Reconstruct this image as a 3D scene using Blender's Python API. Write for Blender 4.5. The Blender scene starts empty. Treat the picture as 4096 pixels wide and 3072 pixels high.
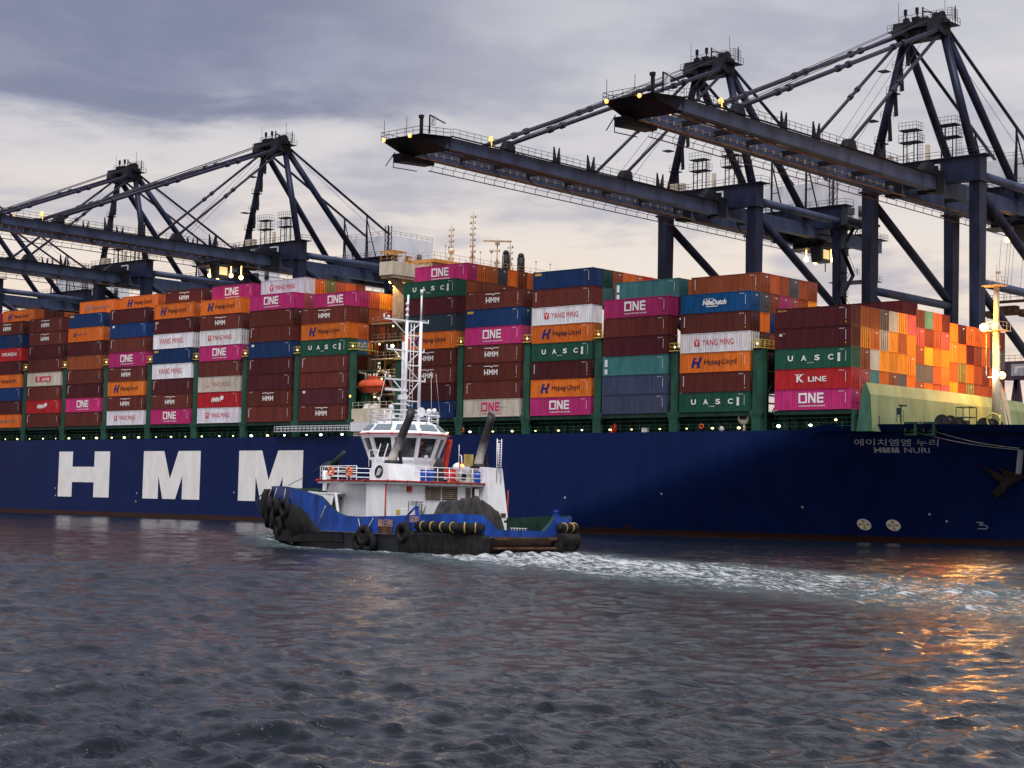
import bpy, bmesh, math, random
import numpy as np
from mathutils import Vector, Matrix
random.seed(7)
R = math.radians
scene = bpy.context.scene
COL = scene.collection

# ------------------------------------------------------------------ camera
cam_data = bpy.data.cameras.new('camera')
cam = bpy.data.objects.new('camera', cam_data)
COL.objects.link(cam)
cam_data.sensor_width = 36.0
cam_data.lens = 61.93
cam_data.clip_start = 0.5
cam_data.clip_end = 12000
YAW, PIT, ROL = 0.73503, 0.0684, 0.0228
CAM = Vector((137.211, -206.370, 4.054))
fwd = Vector((-math.sin(YAW)*math.cos(PIT), math.cos(YAW)*math.cos(PIT), math.sin(PIT)))
rgt0 = Vector((math.cos(YAW), math.sin(YAW), 0))
up0 = rgt0.cross(fwd)
rgt = rgt0*math.cos(ROL) + up0*math.sin(ROL)
upv = -rgt0*math.sin(ROL) + up0*math.cos(ROL)
m = Matrix((( rgt.x, upv.x, -fwd.x, CAM.x), (rgt.y, upv.y, -fwd.y, CAM.y), (rgt.z, upv.z, -fwd.z, CAM.z), (0, 0, 0, 1)))
cam.matrix_world = m
scene.camera = cam
AHEAD = Vector((-math.sin(YAW), math.cos(YAW), 0))     # compass direction from the viewer to the ship
SIDE = Vector((math.cos(YAW), math.sin(YAW), 0))

# ------------------------------------------------------------------ view
scene.view_settings.view_transform = 'Standard'
scene.view_settings.look = 'None'
scene.view_settings.exposure = 0.0
scene.view_settings.gamma = 1.0
scene.cycles.use_denoising = True
scene.cycles.max_bounces = 6
scene.cycles.sample_clamp_indirect = 4.0

# ------------------------------------------------------------------ world: cloudy dusk sky
SUN_EL, SUN_ANG = 62.0, 30.0
sun_dir = Vector((0.66, -0.75, 0))                     # towards the bright side of the sky, behind the viewer
sun_dir.normalize()
world = bpy.data.worlds.new('World')
scene.world = world
world.use_nodes = True
nt = world.node_tree
for n in list(nt.nodes):
    nt.nodes.remove(n)

class NB:
    """small helper for building node trees"""
    def __init__(s, t): s.t = t
    def new(s, typ, **kw):
        n = s.t.nodes.new(typ)
        for k, v in kw.items(): setattr(n, k, v)
        return n
    def put(s, sock, v):
        if hasattr(v, 'is_output') or hasattr(v, 'links'): s.t.links.new(v, sock)
        else: sock.default_value = v
    def math(s, op, a, b=0.0, c=0.0, clamp=False):
        n = s.new('ShaderNodeMath', operation=op, use_clamp=clamp)
        for i, v in enumerate((a, b, c)): s.put(n.inputs[i], v)
        return n.outputs[0]
    def vmath(s, op, a, b=(0, 0, 0)):
        n = s.new('ShaderNodeVectorMath', operation=op)
        s.put(n.inputs[0], a); s.put(n.inputs[1], b)
        return n.outputs[1] if op in ('DOT_PRODUCT', 'LENGTH') else n.outputs[0]
    def mix(s, f, a, b, mode='MIX'):
        n = s.new('ShaderNodeMix', data_type='RGBA', blend_type=mode)
        s.put(n.inputs[0], f)
        for i, v in ((6, a), (7, b)):
            s.put(n.inputs[i], tuple(v)+(1,) if isinstance(v, (tuple, list)) and len(v) == 3 else v)
        return n.outputs[2]
    def ramp(s, f, stops, interp='LINEAR'):
        n = s.new('ShaderNodeValToRGB')
        n.color_ramp.interpolation = interp
        e = n.color_ramp.elements
        while len(e) < len(stops): e.new(0.5)
        for i, (p, c) in enumerate(stops):
            e[i].position = p
            e[i].color = (c, c, c, 1) if not isinstance(c, (tuple, list)) else tuple(c)+(1,)
        s.put(n.inputs[0], f)
        return n.outputs[0]
    def noise(s, vec, scale, detail=4, rough=0.55, dist=0.0):
        n = s.new('ShaderNodeTexNoise')
        if vec is not None: s.put(n.inputs['Vector'], vec)
        n.inputs['Scale'].default_value = scale
        n.inputs['Detail'].default_value = detail
        n.inputs['Roughness'].default_value = rough
        n.inputs['Distortion'].default_value = dist
        return n.outputs['Fac']
    def smooth(s, x, a, b):
        n = s.new('ShaderNodeMapRange', interpolation_type='SMOOTHSTEP')
        s.put(n.inputs[0], x); n.inputs[1].default_value = a; n.inputs[2].default_value = b
        n.inputs[3].default_value = 0; n.inputs[4].default_value = 1
        return n.outputs[0]

w = NB(nt)
tc = w.new('ShaderNodeTexCoord')
D = tc.outputs['Generated']
sep = w.new('ShaderNodeSeparateXYZ'); nt.links.new(D, sep.inputs[0])
el = sep.outputs[2]
lat = w.vmath('DOT_PRODUCT', D, tuple(SIDE))
fr = w.vmath('DOT_PRODUCT', D, tuple(AHEAD))
# flat cloud layer: directions projected on a plane overhead
den = w.math('ADD', w.math('MAXIMUM', el, 0.0), 0.13)
cmb = w.new('ShaderNodeCombineXYZ')
nt.links.new(w.math('DIVIDE', lat, den), cmb.inputs[0])
nt.links.new(w.math('DIVIDE', fr, den), cmb.inputs[1])
P = cmb.outputs[0]
n_big = w.noise(P, 1.15, 6, 0.55, 0.25)
n_mid = w.noise(w.vmath('ADD', P, (7.3, 2.1, 0.0)), 2.6, 5, 0.55, 0.25)
n_fine = w.noise(w.vmath('ADD', P, (1.3, 9.1, 0.0)), 6.5, 4, 0.55, 0.1)
base = w.ramp(el, [(0.0, (0.92, 0.70, 0.52)), (0.08, (0.92, 0.74, 0.59)), (0.145, (0.85, 0.75, 0.67)), (0.19, (0.68, 0.65, 0.66)), (0.25, (0.58, 0.58, 0.62)),
                   (0.34, (0.52, 0.52, 0.59)), (0.60, (0.46, 0.46, 0.54)), (1.0, (0.44, 0.45, 0.54))])
# grey cloud streaks
cl = w.math('ADD', w.math('MULTIPLY', n_big, 0.55), w.math('ADD', w.math('MULTIPLY', n_mid, 0.32), w.math('MULTIPLY', n_fine, 0.13)))
dark = w.smooth(cl, 0.465, 0.575)
base = w.mix(w.math('MULTIPLY', dark, 0.68), base, (0.38, 0.385, 0.48))
lit = w.smooth(cl, 0.47, 0.36)
base = w.mix(w.math('MULTIPLY', lit, 0.42), base, (0.84, 0.78, 0.755))
# the heavy bank of cloud to the left, its lower edge ragged
edge = w.math('ADD', el, w.math('MULTIPLY', w.math('SUBTRACT', n_mid, 0.5), 0.10))
edge = w.math('ADD', edge, w.math('MULTIPLY', lat, -0.02))
bank = w.math('MULTIPLY', w.smooth(edge, 0.202, 0.230), w.smooth(w.math('ADD', lat, w.math('MULTIPLY', n_big, 0.25)), 0.19, -0.03))
bank = w.math('MULTIPLY', bank, w.smooth(el, 0.55, 0.35))
bank = w.math('MULTIPLY', bank, w.smooth(fr, 0.0, 0.6))
bcol = w.mix(w.smooth(n_mid, 0.38, 0.62), (0.275, 0.30, 0.42), (0.195, 0.214, 0.325))
base = w.mix(w.math('MULTIPLY', bank, 0.88), base, bcol)
# the sky behind the viewer is clearer and brighter
back = w.smooth(fr, 0.25, -0.5)
base = w.mix(w.math('MULTIPLY', back, 1.0), base, w.mix(1.0, base, (0.92, 0.92, 0.98), 'MULTIPLY'))
base = w.mix(w.smooth(el, 0.02, -0.06), base, (0.05, 0.055, 0.065))
sky = w.new('ShaderNodeTexSky', sky_type='NISHITA')
sky.sun_disc = False
sky.sun_elevation = R(SUN_EL)
sky.sun_rotation = math.atan2(sun_dir.x, sun_dir.y)
bg1 = w.new('ShaderNodeBackground'); nt.links.new(sky.outputs[0], bg1.inputs[0]); bg1.inputs[1].default_value = 0.004
bg2 = w.new('ShaderNodeBackground'); nt.links.new(base, bg2.inputs[0]); bg2.inputs[1].default_value = 1.0
add = w.new('ShaderNodeAddShader'); nt.links.new(bg1.outputs[0], add.inputs[0]); nt.links.new(bg2.outputs[0], add.inputs[1])
wo = w.new('ShaderNodeOutputWorld'); nt.links.new(add.outputs[0], wo.inputs[0])

sd = bpy.data.lights.new('sun', 'SUN')
sd.energy = 3.9
sd.angle = R(SUN_ANG)
sd.color = (1.0, 0.965, 0.955)
sun = bpy.data.objects.new('sun', sd)
COL.objects.link(sun)
sv = Vector((sun_dir.x*math.cos(R(SUN_EL)), sun_dir.y*math.cos(R(SUN_EL)), math.sin(R(SUN_EL))))
sun.rotation_euler = sv.to_track_quat('Z', 'Y').to_euler()

# ------------------------------------------------------------------ materials
def principled(name):
    mt = bpy.data.materials.new(name); mt.use_nodes = True
    t = mt.node_tree
    b = t.nodes['Principled BSDF']
    return mt, NB(t), b

def mat(name, col, rough=0.6, metal=0.0, var=0.12, scale=1.5, rust=0.0, spec=0.2, bump=0.0):
    """painted surface with mottling and optional rust runs"""
    mt, n, b = principled(name)
    tc = n.new('ShaderNodeTexCoord')
    mp = n.new('ShaderNodeMapping'); mp.inputs['Scale'].default_value = (1, 1, 0.35)
    n.t.links.new(tc.outputs['Object'], mp.inputs[0])
    f = n.noise(mp.outputs[0], scale, 5, 0.6)
    dk = tuple(c*(1-var*2.2) for c in col); lt = tuple(min(1, c*(1+var*1.6)) for c in col)
    c = n.mix(n.smooth(f, 0.3, 0.7), dk, lt)
    if rust > 0:
        r = n.noise(mp.outputs[0], scale*2.3, 6, 0.7)
        c = n.mix(n.math('MULTIPLY', n.smooth(r, 0.62, 0.78), rust), c, (0.10, 0.04, 0.018))
    n.put(b.inputs['Base Color'], c)
    b.inputs['Roughness'].default_value = rough
    b.inputs['Metallic'].default_value = metal
    b.inputs['Specular IOR Level'].default_value = spec
    if bump:
        bp = n.new('ShaderNodeBump'); bp.inputs['Strength'].default_value = bump; bp.inputs['Distance'].default_value = 0.03
        n.put(bp.inputs['Height'], f); n.t.links.new(bp.outputs[0], b.inputs['Normal'])
    return mt

def glow(name, col, strength):
    mt, n, b = principled(name)
    b.inputs['Base Color'].default_value = tuple(col)+(1,)
    b.inputs['Emission Color'].default_value = tuple(col)+(1,)
    b.inputs['Emission Strength'].default_value = strength
    return mt

MAT = dict(
    crane=mat('crane_blue_paint', (0.012, 0.017, 0.043), 0.5, 0, 0.24, 0.45, 0.4),
    girder=mat('girder_grey_paint', (0.044, 0.060, 0.112), 0.5, 0, 0.17, 0.4, 0.35),
    cranedark=mat('crane_dark_steel', (0.010, 0.011, 0.017), 0.6, 0, 0.2, 1.2, 0.3),
    stay=mat('stay_purple_steel', (0.026, 0.024, 0.046), 0.5, 0, 0.12, 1.0, 0.2),
    steel=mat('weathered_steel', (0.05, 0.052, 0.06), 0.6, 0.2, 0.15, 1.5, 0.4),
    rustybeam=mat('rusty_beam', (0.09, 0.045, 0.025), 0.75, 0, 0.25, 1.5, 0.6),
    walkway=mat('walkway_ochre', (0.16, 0.085, 0.045), 0.7, 0, 0.2, 1.5, 0.5),
    house=mat('machinery_house_white', (0.66, 0.67, 0.71), 0.6, 0, 0.05, 0.4, 0.05),
    cream=mat('cream_paint', (0.62, 0.55, 0.42), 0.55, 0, 0.08, 0.8, 0.15),
    creamdark=mat('cream_mast_and_shaded_house_paint', (0.42, 0.33, 0.23), 0.6, 0, 0.15, 1.5, 0.4),
    deckorange=mat('ochre_deck_paint', (0.55, 0.27, 0.08), 0.6, 0, 0.12, 1.0, 0.2),
    green=mat('deck_green_paint', (0.020, 0.075, 0.050), 0.6, 0, 0.14, 0.8, 0.35),
    greendark=mat('deck_green_shade_paint', (0.012, 0.040, 0.028), 0.65, 0, 0.18, 0.8, 0.35),
    breakw=mat('breakwater_pale_green', (0.17, 0.235, 0.125), 0.55, 0, 0.10, 0.5, 0.15),
    breakg=mat('breakwater_green', (0.045, 0.13, 0.085), 0.6, 0, 0.10, 0.8, 0.1),
    white=mat('white_paint', (0.81, 0.81, 0.83), 0.45, 0, 0.05, 1.2, 0.34),
    whiteclean=mat('white_lettering', (0.78, 0.77, 0.74), 0.6, 0, 0.04, 0.6, 0.0),
    greyletter=mat('grey_lettering', (0.42, 0.43, 0.45), 0.6, 0, 0.08, 0.8, 0.0),
    redpipe=mat('red_pipe_paint', (0.36, 0.030, 0.018), 0.5, 0, 0.15, 2.0, 0.3),
    red=mat('red_paint', (0.55, 0.03, 0.02), 0.45, 0, 0.12, 1.5, 0.1),
    redletter=mat('red_lettering', (0.55, 0.03, 0.045), 0.55, 0, 0.10, 1.5, 0.0),
    pinkletter=mat('magenta_lettering', (0.58, 0.03, 0.16), 0.55, 0, 0.08, 1.5, 0.0),
    navyletter=mat('navy_lettering', (0.012, 0.022, 0.16), 0.55, 0, 0.10, 1.5, 0.0),
    blackletter=mat('dark_lettering', (0.015, 0.015, 0.03), 0.55, 0, 0.10, 1.5, 0.0),
    yellowletter=mat('yellow_lettering', (0.55, 0.36, 0.05), 0.55, 0, 0.10, 1.5, 0.0),
    fadedletter=mat('faded_lettering', (0.48, 0.27, 0.16), 0.6, 0, 0.2, 2.5, 0.0),
    greylogo=mat('faded_grey_lettering', (0.22, 0.20, 0.19), 0.6, 0, 0.2, 2.5, 0.0),
    tugblue=mat('tug_blue_paint', (0.011, 0.056, 0.29), 0.42, 0, 0.22, 0.9, 0.55),
    bluebarrel=mat('blue_plastic', (0.012, 0.07, 0.36), 0.4, 0, 0.08, 2.0),
    rubber=mat('black_rubber', (0.012, 0.012, 0.013), 0.75, 0, 0.3, 3.0, 0.12, bump=0.4),
    strap=mat('ochre_strap', (0.42, 0.30, 0.10), 0.7, 0, 0.2, 3.0),
    canvas=mat('black_canvas', (0.038, 0.036, 0.037), 0.85, 0, 0.25, 1.2, bump=0.6),
    canvasgreen=mat('dark_green_canvas', (0.025, 0.038, 0.038), 0.8, 0, 0.25, 1.2, bump=0.6),
    dark=mat('dark_fittings', (0.02, 0.02, 0.022), 0.6, 0, 0.2, 2.0),
    louvre=mat('louvre_brown', (0.17, 0.13, 0.095), 0.6, 0, 0.15, 2.0, 0.3),
    orange=mat('lifesaving_orange', (0.72, 0.12, 0.02), 0.5, 0, 0.10, 2.0, 0.05),
    lifeboat=mat('lifeboat_orange', (0.50, 0.085, 0.04), 0.5, 0, 0.12, 1.0, 0.1),
    yellow=mat('yellow_paint_and_lamplight', (0.62, 0.50, 0.10), 0.55, 0, 0.10, 2.0),
    rope=mat('pale_rope', (0.42, 0.38, 0.32), 0.9, 0, 0.15, 4.0),
    quay=mat('quay_concrete', (0.28, 0.27, 0.25), 0.85, 0, 0.15, 0.2),
    anchor=mat('anchor_brown', (0.034, 0.024, 0.022), 0.7, 0, 0.2, 1.0, 0.4),
    purple=mat('yard_crane_purple', (0.085, 0.055, 0.085), 0.6, 0, 0.12, 0.6, 0.3),
    lampwarm=glow('warm_lamp', (1.0, 0.50, 0.12), 2.2),
    lampwhite=glow('white_lamp', (0.93, 1.0, 0.88), 6.0),
    lampyellow=glow('yellow_deck_lamp', (1.0, 0.84, 0.40), 3.2),
    lampstrong=glow('sodium_floodlight', (1.0, 0.50, 0.11), 15.0),
    lampblue=glow('white_floodlight', (0.95, 0.97, 1.0), 8.0),
    litcab=glow('lit_cab_glass', (1.0, 0.72, 0.30), 0.7),
)

def hull_material():
    mt, n, b = principled('ship_hull_paint')
    tc = n.new('ShaderNodeTexCoord'); sp = n.new('ShaderNodeSeparateXYZ')
    n.t.links.new(tc.outputs['Object'], sp.inputs[0])
    mp = n.new('ShaderNodeMapping'); mp.inputs['Scale'].default_value = (0.35, 0.35, 0.05)
    n.t.links.new(tc.outputs['Object'], mp.inputs[0])
    big = n.noise(tc.outputs['Object'], 0.09, 5, 0.6)
    st = n.noise(mp.outputs[0], 1.0, 5, 0.65)
    blue = n.mix(n.smooth(st, 0.3, 0.7), (0.0034, 0.0115, 0.062), (0.0048, 0.0155, 0.080))
    blue = n.mix(n.math('MULTIPLY', n.smooth(big, 0.5, 0.7), 0.25), blue, (0.0075, 0.020, 0.076))
    sc_ = n.new('ShaderNodeMapping'); sc_.inputs['Scale'].default_value = (0.05, 0.05, 0.9); n.t.links.new(tc.outputs['Object'], sc_.inputs[0])
    scr = n.noise(sc_.outputs[0], 1.6, 6, 0.7)
    blue = n.mix(n.math('MULTIPLY', n.smooth(scr, 0.60, 0.72), 0.55), blue, (0.010, 0.019, 0.070))
    rr_ = n.noise(mp.outputs[0], 2.6, 4, 0.6)
    blue = n.mix(n.math('MULTIPLY', n.smooth(rr_, 0.66, 0.78), 0.5), blue, (0.024, 0.019, 0.032))
    # faint plate seams
    for ax, pitch in ((2, 3.1), (0, 11.6)):
        fr_ = n.math('FRACT', n.math('DIVIDE', n.math('ADD', sp.outputs[ax], 400.0), pitch))
        ln = n.math('LESS_THAN', fr_, 0.012 if ax == 2 else 0.004)
        blue = n.mix(n.math('MULTIPLY', ln, 0.35), blue, (0.006, 0.012, 0.05))
    # waterline band and the rust creeping up from it
    zj = n.math('ADD', sp.outputs[2], n.math('MULTIPLY', n.math('SUBTRACT', st, 0.5), 0.5))
    nx = n.new('ShaderNodeMapping'); nx.inputs['Scale'].default_value = (0.23, 0.23, 0.0)
    n.t.links.new(tc.outputs['Object'], nx.inputs[0])
    col = n.noise(nx.outputs[0], 1.0, 3, 0.7)
    top = n.math('ADD', 0.85, n.math('MULTIPLY', n.smooth(col, 0.58, 0.72), 1.6))
    band = n.smooth(n.math('SUBTRACT', zj, top), 0.12, -0.12)
    redc = n.mix(st, (0.022, 0.011, 0.010), (0.050, 0.023, 0.017))
    c = n.mix(band, blue, redc)
    n.put(b.inputs['Base Color'], c)
    b.inputs['Roughness'].default_value = 0.42
    b.inputs['Specular IOR Level'].default_value = 0.09
    return mt
MAT['hull'] = hull_material()

def tug_hull_material():
    mt, n, b = principled('tug_black_hull')
    tc = n.new('ShaderNodeTexCoord'); sp = n.new('ShaderNodeSeparateXYZ')
    n.t.links.new(tc.outputs['Object'], sp.inputs[0])
    f = n.noise(tc.outputs['Object'], 0.9, 6, 0.65)
    c = n.mix(f, (0.008, 0.010, 0.016), (0.022, 0.024, 0.032))
    aft = n.smooth(sp.outputs[0], -15.5, -17.6)
    r = n.math('MULTIPLY', aft, n.smooth(n.math('ADD', f, n.math('MULTIPLY', sp.outputs[2], 0.12)), 0.45, 0.68))
    c = n.mix(r, c, (0.075, 0.028, 0.014))
    n.put(b.inputs['Base Color'], c)
    b.inputs['Roughness'].default_value = 0.6
    return mt
MAT['tughull'] = tug_hull_material()

def funnel_material():
    mt, n, b = principled('sooty_funnel_paint')
    tc = n.new('ShaderNodeTexCoord'); sp = n.new('ShaderNodeSeparateXYZ')
    n.t.links.new(tc.outputs['Object'], sp.inputs[0])
    f = n.noise(tc.outputs['Object'], 2.2, 5, 0.6)
    h = n.math('ADD', sp.outputs[2], n.math('MULTIPLY', n.math('SUBTRACT', f, 0.5), 1.6))
    c = n.ramp(n.math('DIVIDE', n.math('SUBTRACT', h, 7.0), 5.0), [(0.0, (0.55, 0.50, 0.40)), (0.18, (0.46, 0.43, 0.38)), (0.36, (0.15, 0.14, 0.14)), (0.50, (0.018, 0.018, 0.02)), (1, (0.008, 0.008, 0.009))])
    n.put(b.inputs['Base Color'], c); b.inputs['Roughness'].default_value = 0.55
    return mt
MAT['funnel'] = funnel_material()

def glass_material():
    mt, n, b = principled('wheelhouse_glass')
    b.inputs['Base Color'].default_value = (0.015, 0.022, 0.026, 1)
    b.inputs['Roughness'].default_value = 0.06
    b.inputs['Specular IOR Level'].default_value = 0.7
    return mt
MAT['glass'] = glass_material()

def roof_glass():
    mt, n, b = principled('skylight_glass')
    b.inputs['Base Color'].default_value = (0.16, 0.20, 0.23, 1)
    b.inputs['Roughness'].default_value = 0.08
    return mt
MAT['skyglass'] = roof_glass()

def container_paint():
    """one paint for every box: the hue is the object colour, wear is procedural"""
    mt, n, b = principled('container_paint')
    oi = n.new('ShaderNodeObjectInfo'); tc = n.new('ShaderNodeTexCoord')
    mp = n.new('ShaderNodeMapping'); mp.inputs['Scale'].default_value = (1.3, 1.3, 0.22)
    off = n.vmath('MULTIPLY', n.vmath('ADD', (0, 0, 0), (1, 1, 1)), (37.0, 11.0, 5.0))
    sc = n.new('ShaderNodeVectorMath', operation='SCALE'); n.put(sc.inputs[0], off); n.t.links.new(oi.outputs['Random'], sc.inputs[3])
    n.t.links.new(n.vmath('ADD', tc.outputs['Object'], sc.outputs[0]), mp.inputs[0])
    f = n.noise(mp.outputs[0], 1.0, 5, 0.65)
    g = n.noise(mp.outputs[0], 0.35, 3, 0.5)
    c = n.mix(n.smooth(f, 0.35, 0.65), n.mix(1.0, oi.outputs['Color'], (0.80, 0.78, 0.78), 'MULTIPLY'), n.mix(1.0, oi.outputs['Color'], (1.10, 1.08, 1.06), 'MULTIPLY'))
    c = n.mix(n.math('MULTIPLY', n.smooth(g, 0.52, 0.70), 0.30), c, n.mix(0.55, c, (0.10, 0.06, 0.045)))
    c = n.mix(n.math('MULTIPLY', n.smooth(f, 0.70, 0.80), 0.5), c, (0.09, 0.04, 0.022))
    n.put(b.inputs['Base Color'], c)
    b.inputs['Roughness'].default_value = 0.55
    b.inputs['Specular IOR Level'].default_value = 0.12
    return mt
MAT['box'] = container_paint()

# ------------------------------------------------------------------ mesh helpers
SPLIT = {'cross_tie', 'portal_tie', 'diagonal_brace', 'electrical_cabinet', 'pale_pipe', 'boom_hinge', 'hoist_rope', 'window', 'deck_lamp', 'deck_locker', 'exhaust_vent', 'satellite_dome', 'mooring_winch',
         'canister', 'fire_station', 'support_post', 'lamp_arm', 'lifeboat_davit', 'hull_mark', 'bridge_wing', 'lashing_rod', 'breakwater_web', 'fender_chain', 'fender_rope', 'side_shelter', 'whip_antenna', 'radar_dome',
         'emblem_stripe', 'stern_rub_rail', 'roller_strap', 'leg', 'stair', 'outside_stair', 'ladder', 'platform_rail', 'boom_walkway', 'house_fan', 'wheelhouse_console', 'bulwark_brace', 'work_light', 'hull_lamp', 'girder_rail'}
class MB:
    def pieces(s, eps=0.06):
        """split into groups of touching shells"""
        par = list(range(len(s.v)))
        def find(a):
            while par[a] != a: par[a] = par[par[a]]; a = par[a]
            return a
        for f in s.f:
            for k in f[1:]: par[find(k)] = find(f[0])
        comp = {}
        for i in range(len(s.v)): comp.setdefault(find(i), []).append(i)
        keys = list(comp); bb = []
        for k in keys:
            a = np.array([s.v[i] for i in comp[k]]); bb.append((a.min(0)-eps, a.max(0)+eps))
        cp = list(range(len(keys)))
        def cf(a):
            while cp[a] != a: a = cp[a]
            return a
        for i in range(len(keys)):
            for j in range(i):
                if (bb[i][0] <= bb[j][1]).all() and (bb[j][0] <= bb[i][1]).all(): cp[cf(i)] = cf(j)
        grp = {}
        for n_, k in enumerate(keys):
            for i in comp[k]: grp.setdefault(cf(n_), []).append(i)
        out = []
        owner = {}
        for g, idx in grp.items():
            p = MB(); mp_ = {}
            for i in idx: mp_[i] = len(p.v); p.v.append(s.v[i]); owner[i] = (p, mp_)
            out.append(p)
        for f, sm, mi in zip(s.f, s.sm, s.mi):
            p, mp_ = owner[f[0]]; p.f.append(tuple(mp_[i] for i in f)); p.sm.append(sm); p.mi.append(mi)
        return [p for p in out if p.f]
    def __init__(s): s.v = []; s.f = []; s.sm = []; s.mi = []; s.cur = 0
    def face(s, idx, smooth=False): s.f.append(tuple(idx)); s.sm.append(smooth); s.mi.append(s.cur)
    def pts(s, ps):
        i = len(s.v); s.v.extend(tuple(p) for p in ps); return list(range(i, i+len(ps)))
    def poly(s, ps): s.face(s.pts(ps))
    def box(s, x0, x1, y0, y1, z0, z1):
        i = s.pts([(x0, y0, z0), (x1, y0, z0), (x1, y1, z0), (x0, y1, z0), (x0, y0, z1), (x1, y0, z1), (x1, y1, z1), (x0, y1, z1)])
        for q in ((0, 3, 2, 1), (4, 5, 6, 7), (0, 1, 5, 4), (1, 2, 6, 5), (2, 3, 7, 6), (3, 0, 4, 7)): s.face([i[k] for k in q])
        return s
    def hexa(s, b, t):
        """solid between two 4-corner loops"""
        i = s.pts(list(b)+list(t))
        for q in ((3, 2, 1, 0), (4, 5, 6, 7), (0, 1, 5, 4), (1, 2, 6, 5), (2, 3, 7, 6), (3, 0, 4, 7)): s.face([i[k] for k in q])
        return s
    def bar(s, p, q, a, b=None, up=(0, 0, 1)):
        b = a if b is None else b
        p, q = Vector(p), Vector(q); d = (q-p).normalized(); u = Vector(up)
        if abs(d.dot(u)) > 0.98: u = Vector((0, 1, 0))
        sx = d.cross(u).normalized(); uy = sx.cross(d)
        o = [sx*(-a/2)-uy*(b/2), sx*(a/2)-uy*(b/2), sx*(a/2)+uy*(b/2), sx*(-a/2)+uy*(b/2)]
        s.hexa([p+k for k in o], [q+k for k in o]); return s
    def tube(s, p, q, r, n=8, r2=None, caps=True):
        r2 = r if r2 is None else r2
        p, q = Vector(p), Vector(q); d = (q-p).normalized(); u = Vector((0, 0, 1))
        if abs(d.dot(u)) > 0.98: u = Vector((0, 1, 0))
        a = d.cross(u).normalized(); b = a.cross(d)
        A = s.pts([p+(a*math.cos(2*math.pi*k/n)+b*math.sin(2*math.pi*k/n))*r for k in range(n)])
        B = s.pts([q+(a*math.cos(2*math.pi*k/n)+b*math.sin(2*math.pi*k/n))*r2 for k in range(n)])
        for k in range(n): s.face((A[k], B[k], B[(k+1) % n], A[(k+1) % n]), True)
        if caps: s.face(A); s.face(B[::-1])
        return s
    def path(s, ps, r, n=6):
        for a, b in zip(ps[:-1], ps[1:]): s.tube(a, b, r, n)
        return s
    def ball(s, c, r, n=8, m_=6, sz=1.0):
        c = Vector(c); rows = []
        for j in range(1, m_):
            t = math.pi*j/m_
            rows.append(s.pts([c+Vector((r*math.sin(t)*math.cos(2*math.pi*k/n), r*math.sin(t)*math.sin(2*math.pi*k/n), r*sz*math.cos(t))) for k in range(n)]))
        T = s.pts([c+Vector((0, 0, r*sz))])[0]; B = s.pts([c-Vector((0, 0, r*sz))])[0]
        for k in range(n):
            s.face((T, rows[0][k], rows[0][(k+1) % n]), True); s.face((B, rows[-1][(k+1) % n], rows[-1][k]), True)
            for a, b in zip(rows[:-1], rows[1:]): s.face((a[k], b[k], b[(k+1) % n], a[(k+1) % n]), True)
        return s
    def torus(s, c, ax, Rr, r, n=18, k=8):
        c = Vector(c); ax = Vector(ax).normalized(); u = Vector((0, 0, 1))
        if abs(ax.dot(u)) > 0.98: u = Vector((1, 0, 0))
        a = ax.cross(u).normalized(); b = ax.cross(a)
        rings = []
        for i in range(n):
            d = a*math.cos(2*math.pi*i/n)+b*math.sin(2*math.pi*i/n)
            rings.append(s.pts([c+d*(Rr+r*math.cos(2*math.pi*j/k))+ax*(r*math.sin(2*math.pi*j/k)) for j in range(k)]))
        for i in range(n):
            A, B = rings[i], rings[(i+1) % n]
            for j in range(k): s.face((A[j], A[(j+1) % k], B[(j+1) % k], B[j]), True)
        return s
    def loft(s, loops, closed=True, smooth=True, cap0=False, cap1=False):
        L = [s.pts(l) for l in loops]; n = len(L[0])
        for A, B in zip(L[:-1], L[1:]):
            for k in range(n if closed else n-1): s.face((A[k], A[(k+1) % n], B[(k+1) % n], B[k]), smooth)
        if cap0: s.face(L[0][::-1])
        if cap1: s.face(L[-1])
        return s
    def prism(s, pts2, y0, y1):
        """polygon in x,z extruded along y"""
        A = s.pts([(x, y0, z) for x, z in pts2]); B = s.pts([(x, y1, z) for x, z in pts2]); n = len(A)
        s.face(A); s.face(B[::-1])
        for k in range(n): s.face((A[k], B[k], B[(k+1) % n], A[(k+1) % n]))
        return s
    def rail(s, ps, h=1.05, step=2.0, r=0.03, mid=2, n=5):
        """guard rail along a polyline"""
        for a, b in zip(ps[:-1], ps[1:]):
            a, b = Vector(a), Vector(b); L = (b-a).length; k = max(1, round(L/step))
            for i in range(k+1):
                p = a.lerp(b, i/k); s.tube(p, p+Vector((0, 0, h)), r, n)
            for j in range(mid):
                z = Vector((0, 0, h*(j+1)/mid)); s.tube(a+z, b+z, r, n)
        return s
    def mesh(s, name, mats):
        me = bpy.data.meshes.new(name)
        me.from_pydata(s.v, [], s.f)
        for mm in (mats if isinstance(mats, (list, tuple)) else [mats]): me.materials.append(mm)
        me.polygons.foreach_set('use_smooth', s.sm)
        me.polygons.foreach_set('material_index', s.mi)
        bm = bmesh.new(); bm.from_mesh(me)
        bmesh.ops.recalc_face_normals(bm, faces=bm.faces)
        big = [f for f in bm.faces if len(f.verts) > 6]
        if big: bmesh.ops.triangulate(bm, faces=big)
        bm.to_mesh(me); bm.free()
        return me
    def build(s, name, mats, parent=None, loc=None, label=None):
        if name in SPLIT and parent is not None:
            out = [link(name, p.mesh(name, mats), parent, loc, label) for p in s.pieces()]
            return out[0]
        return link(name, s.mesh(name, mats), parent, loc, label)

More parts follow.
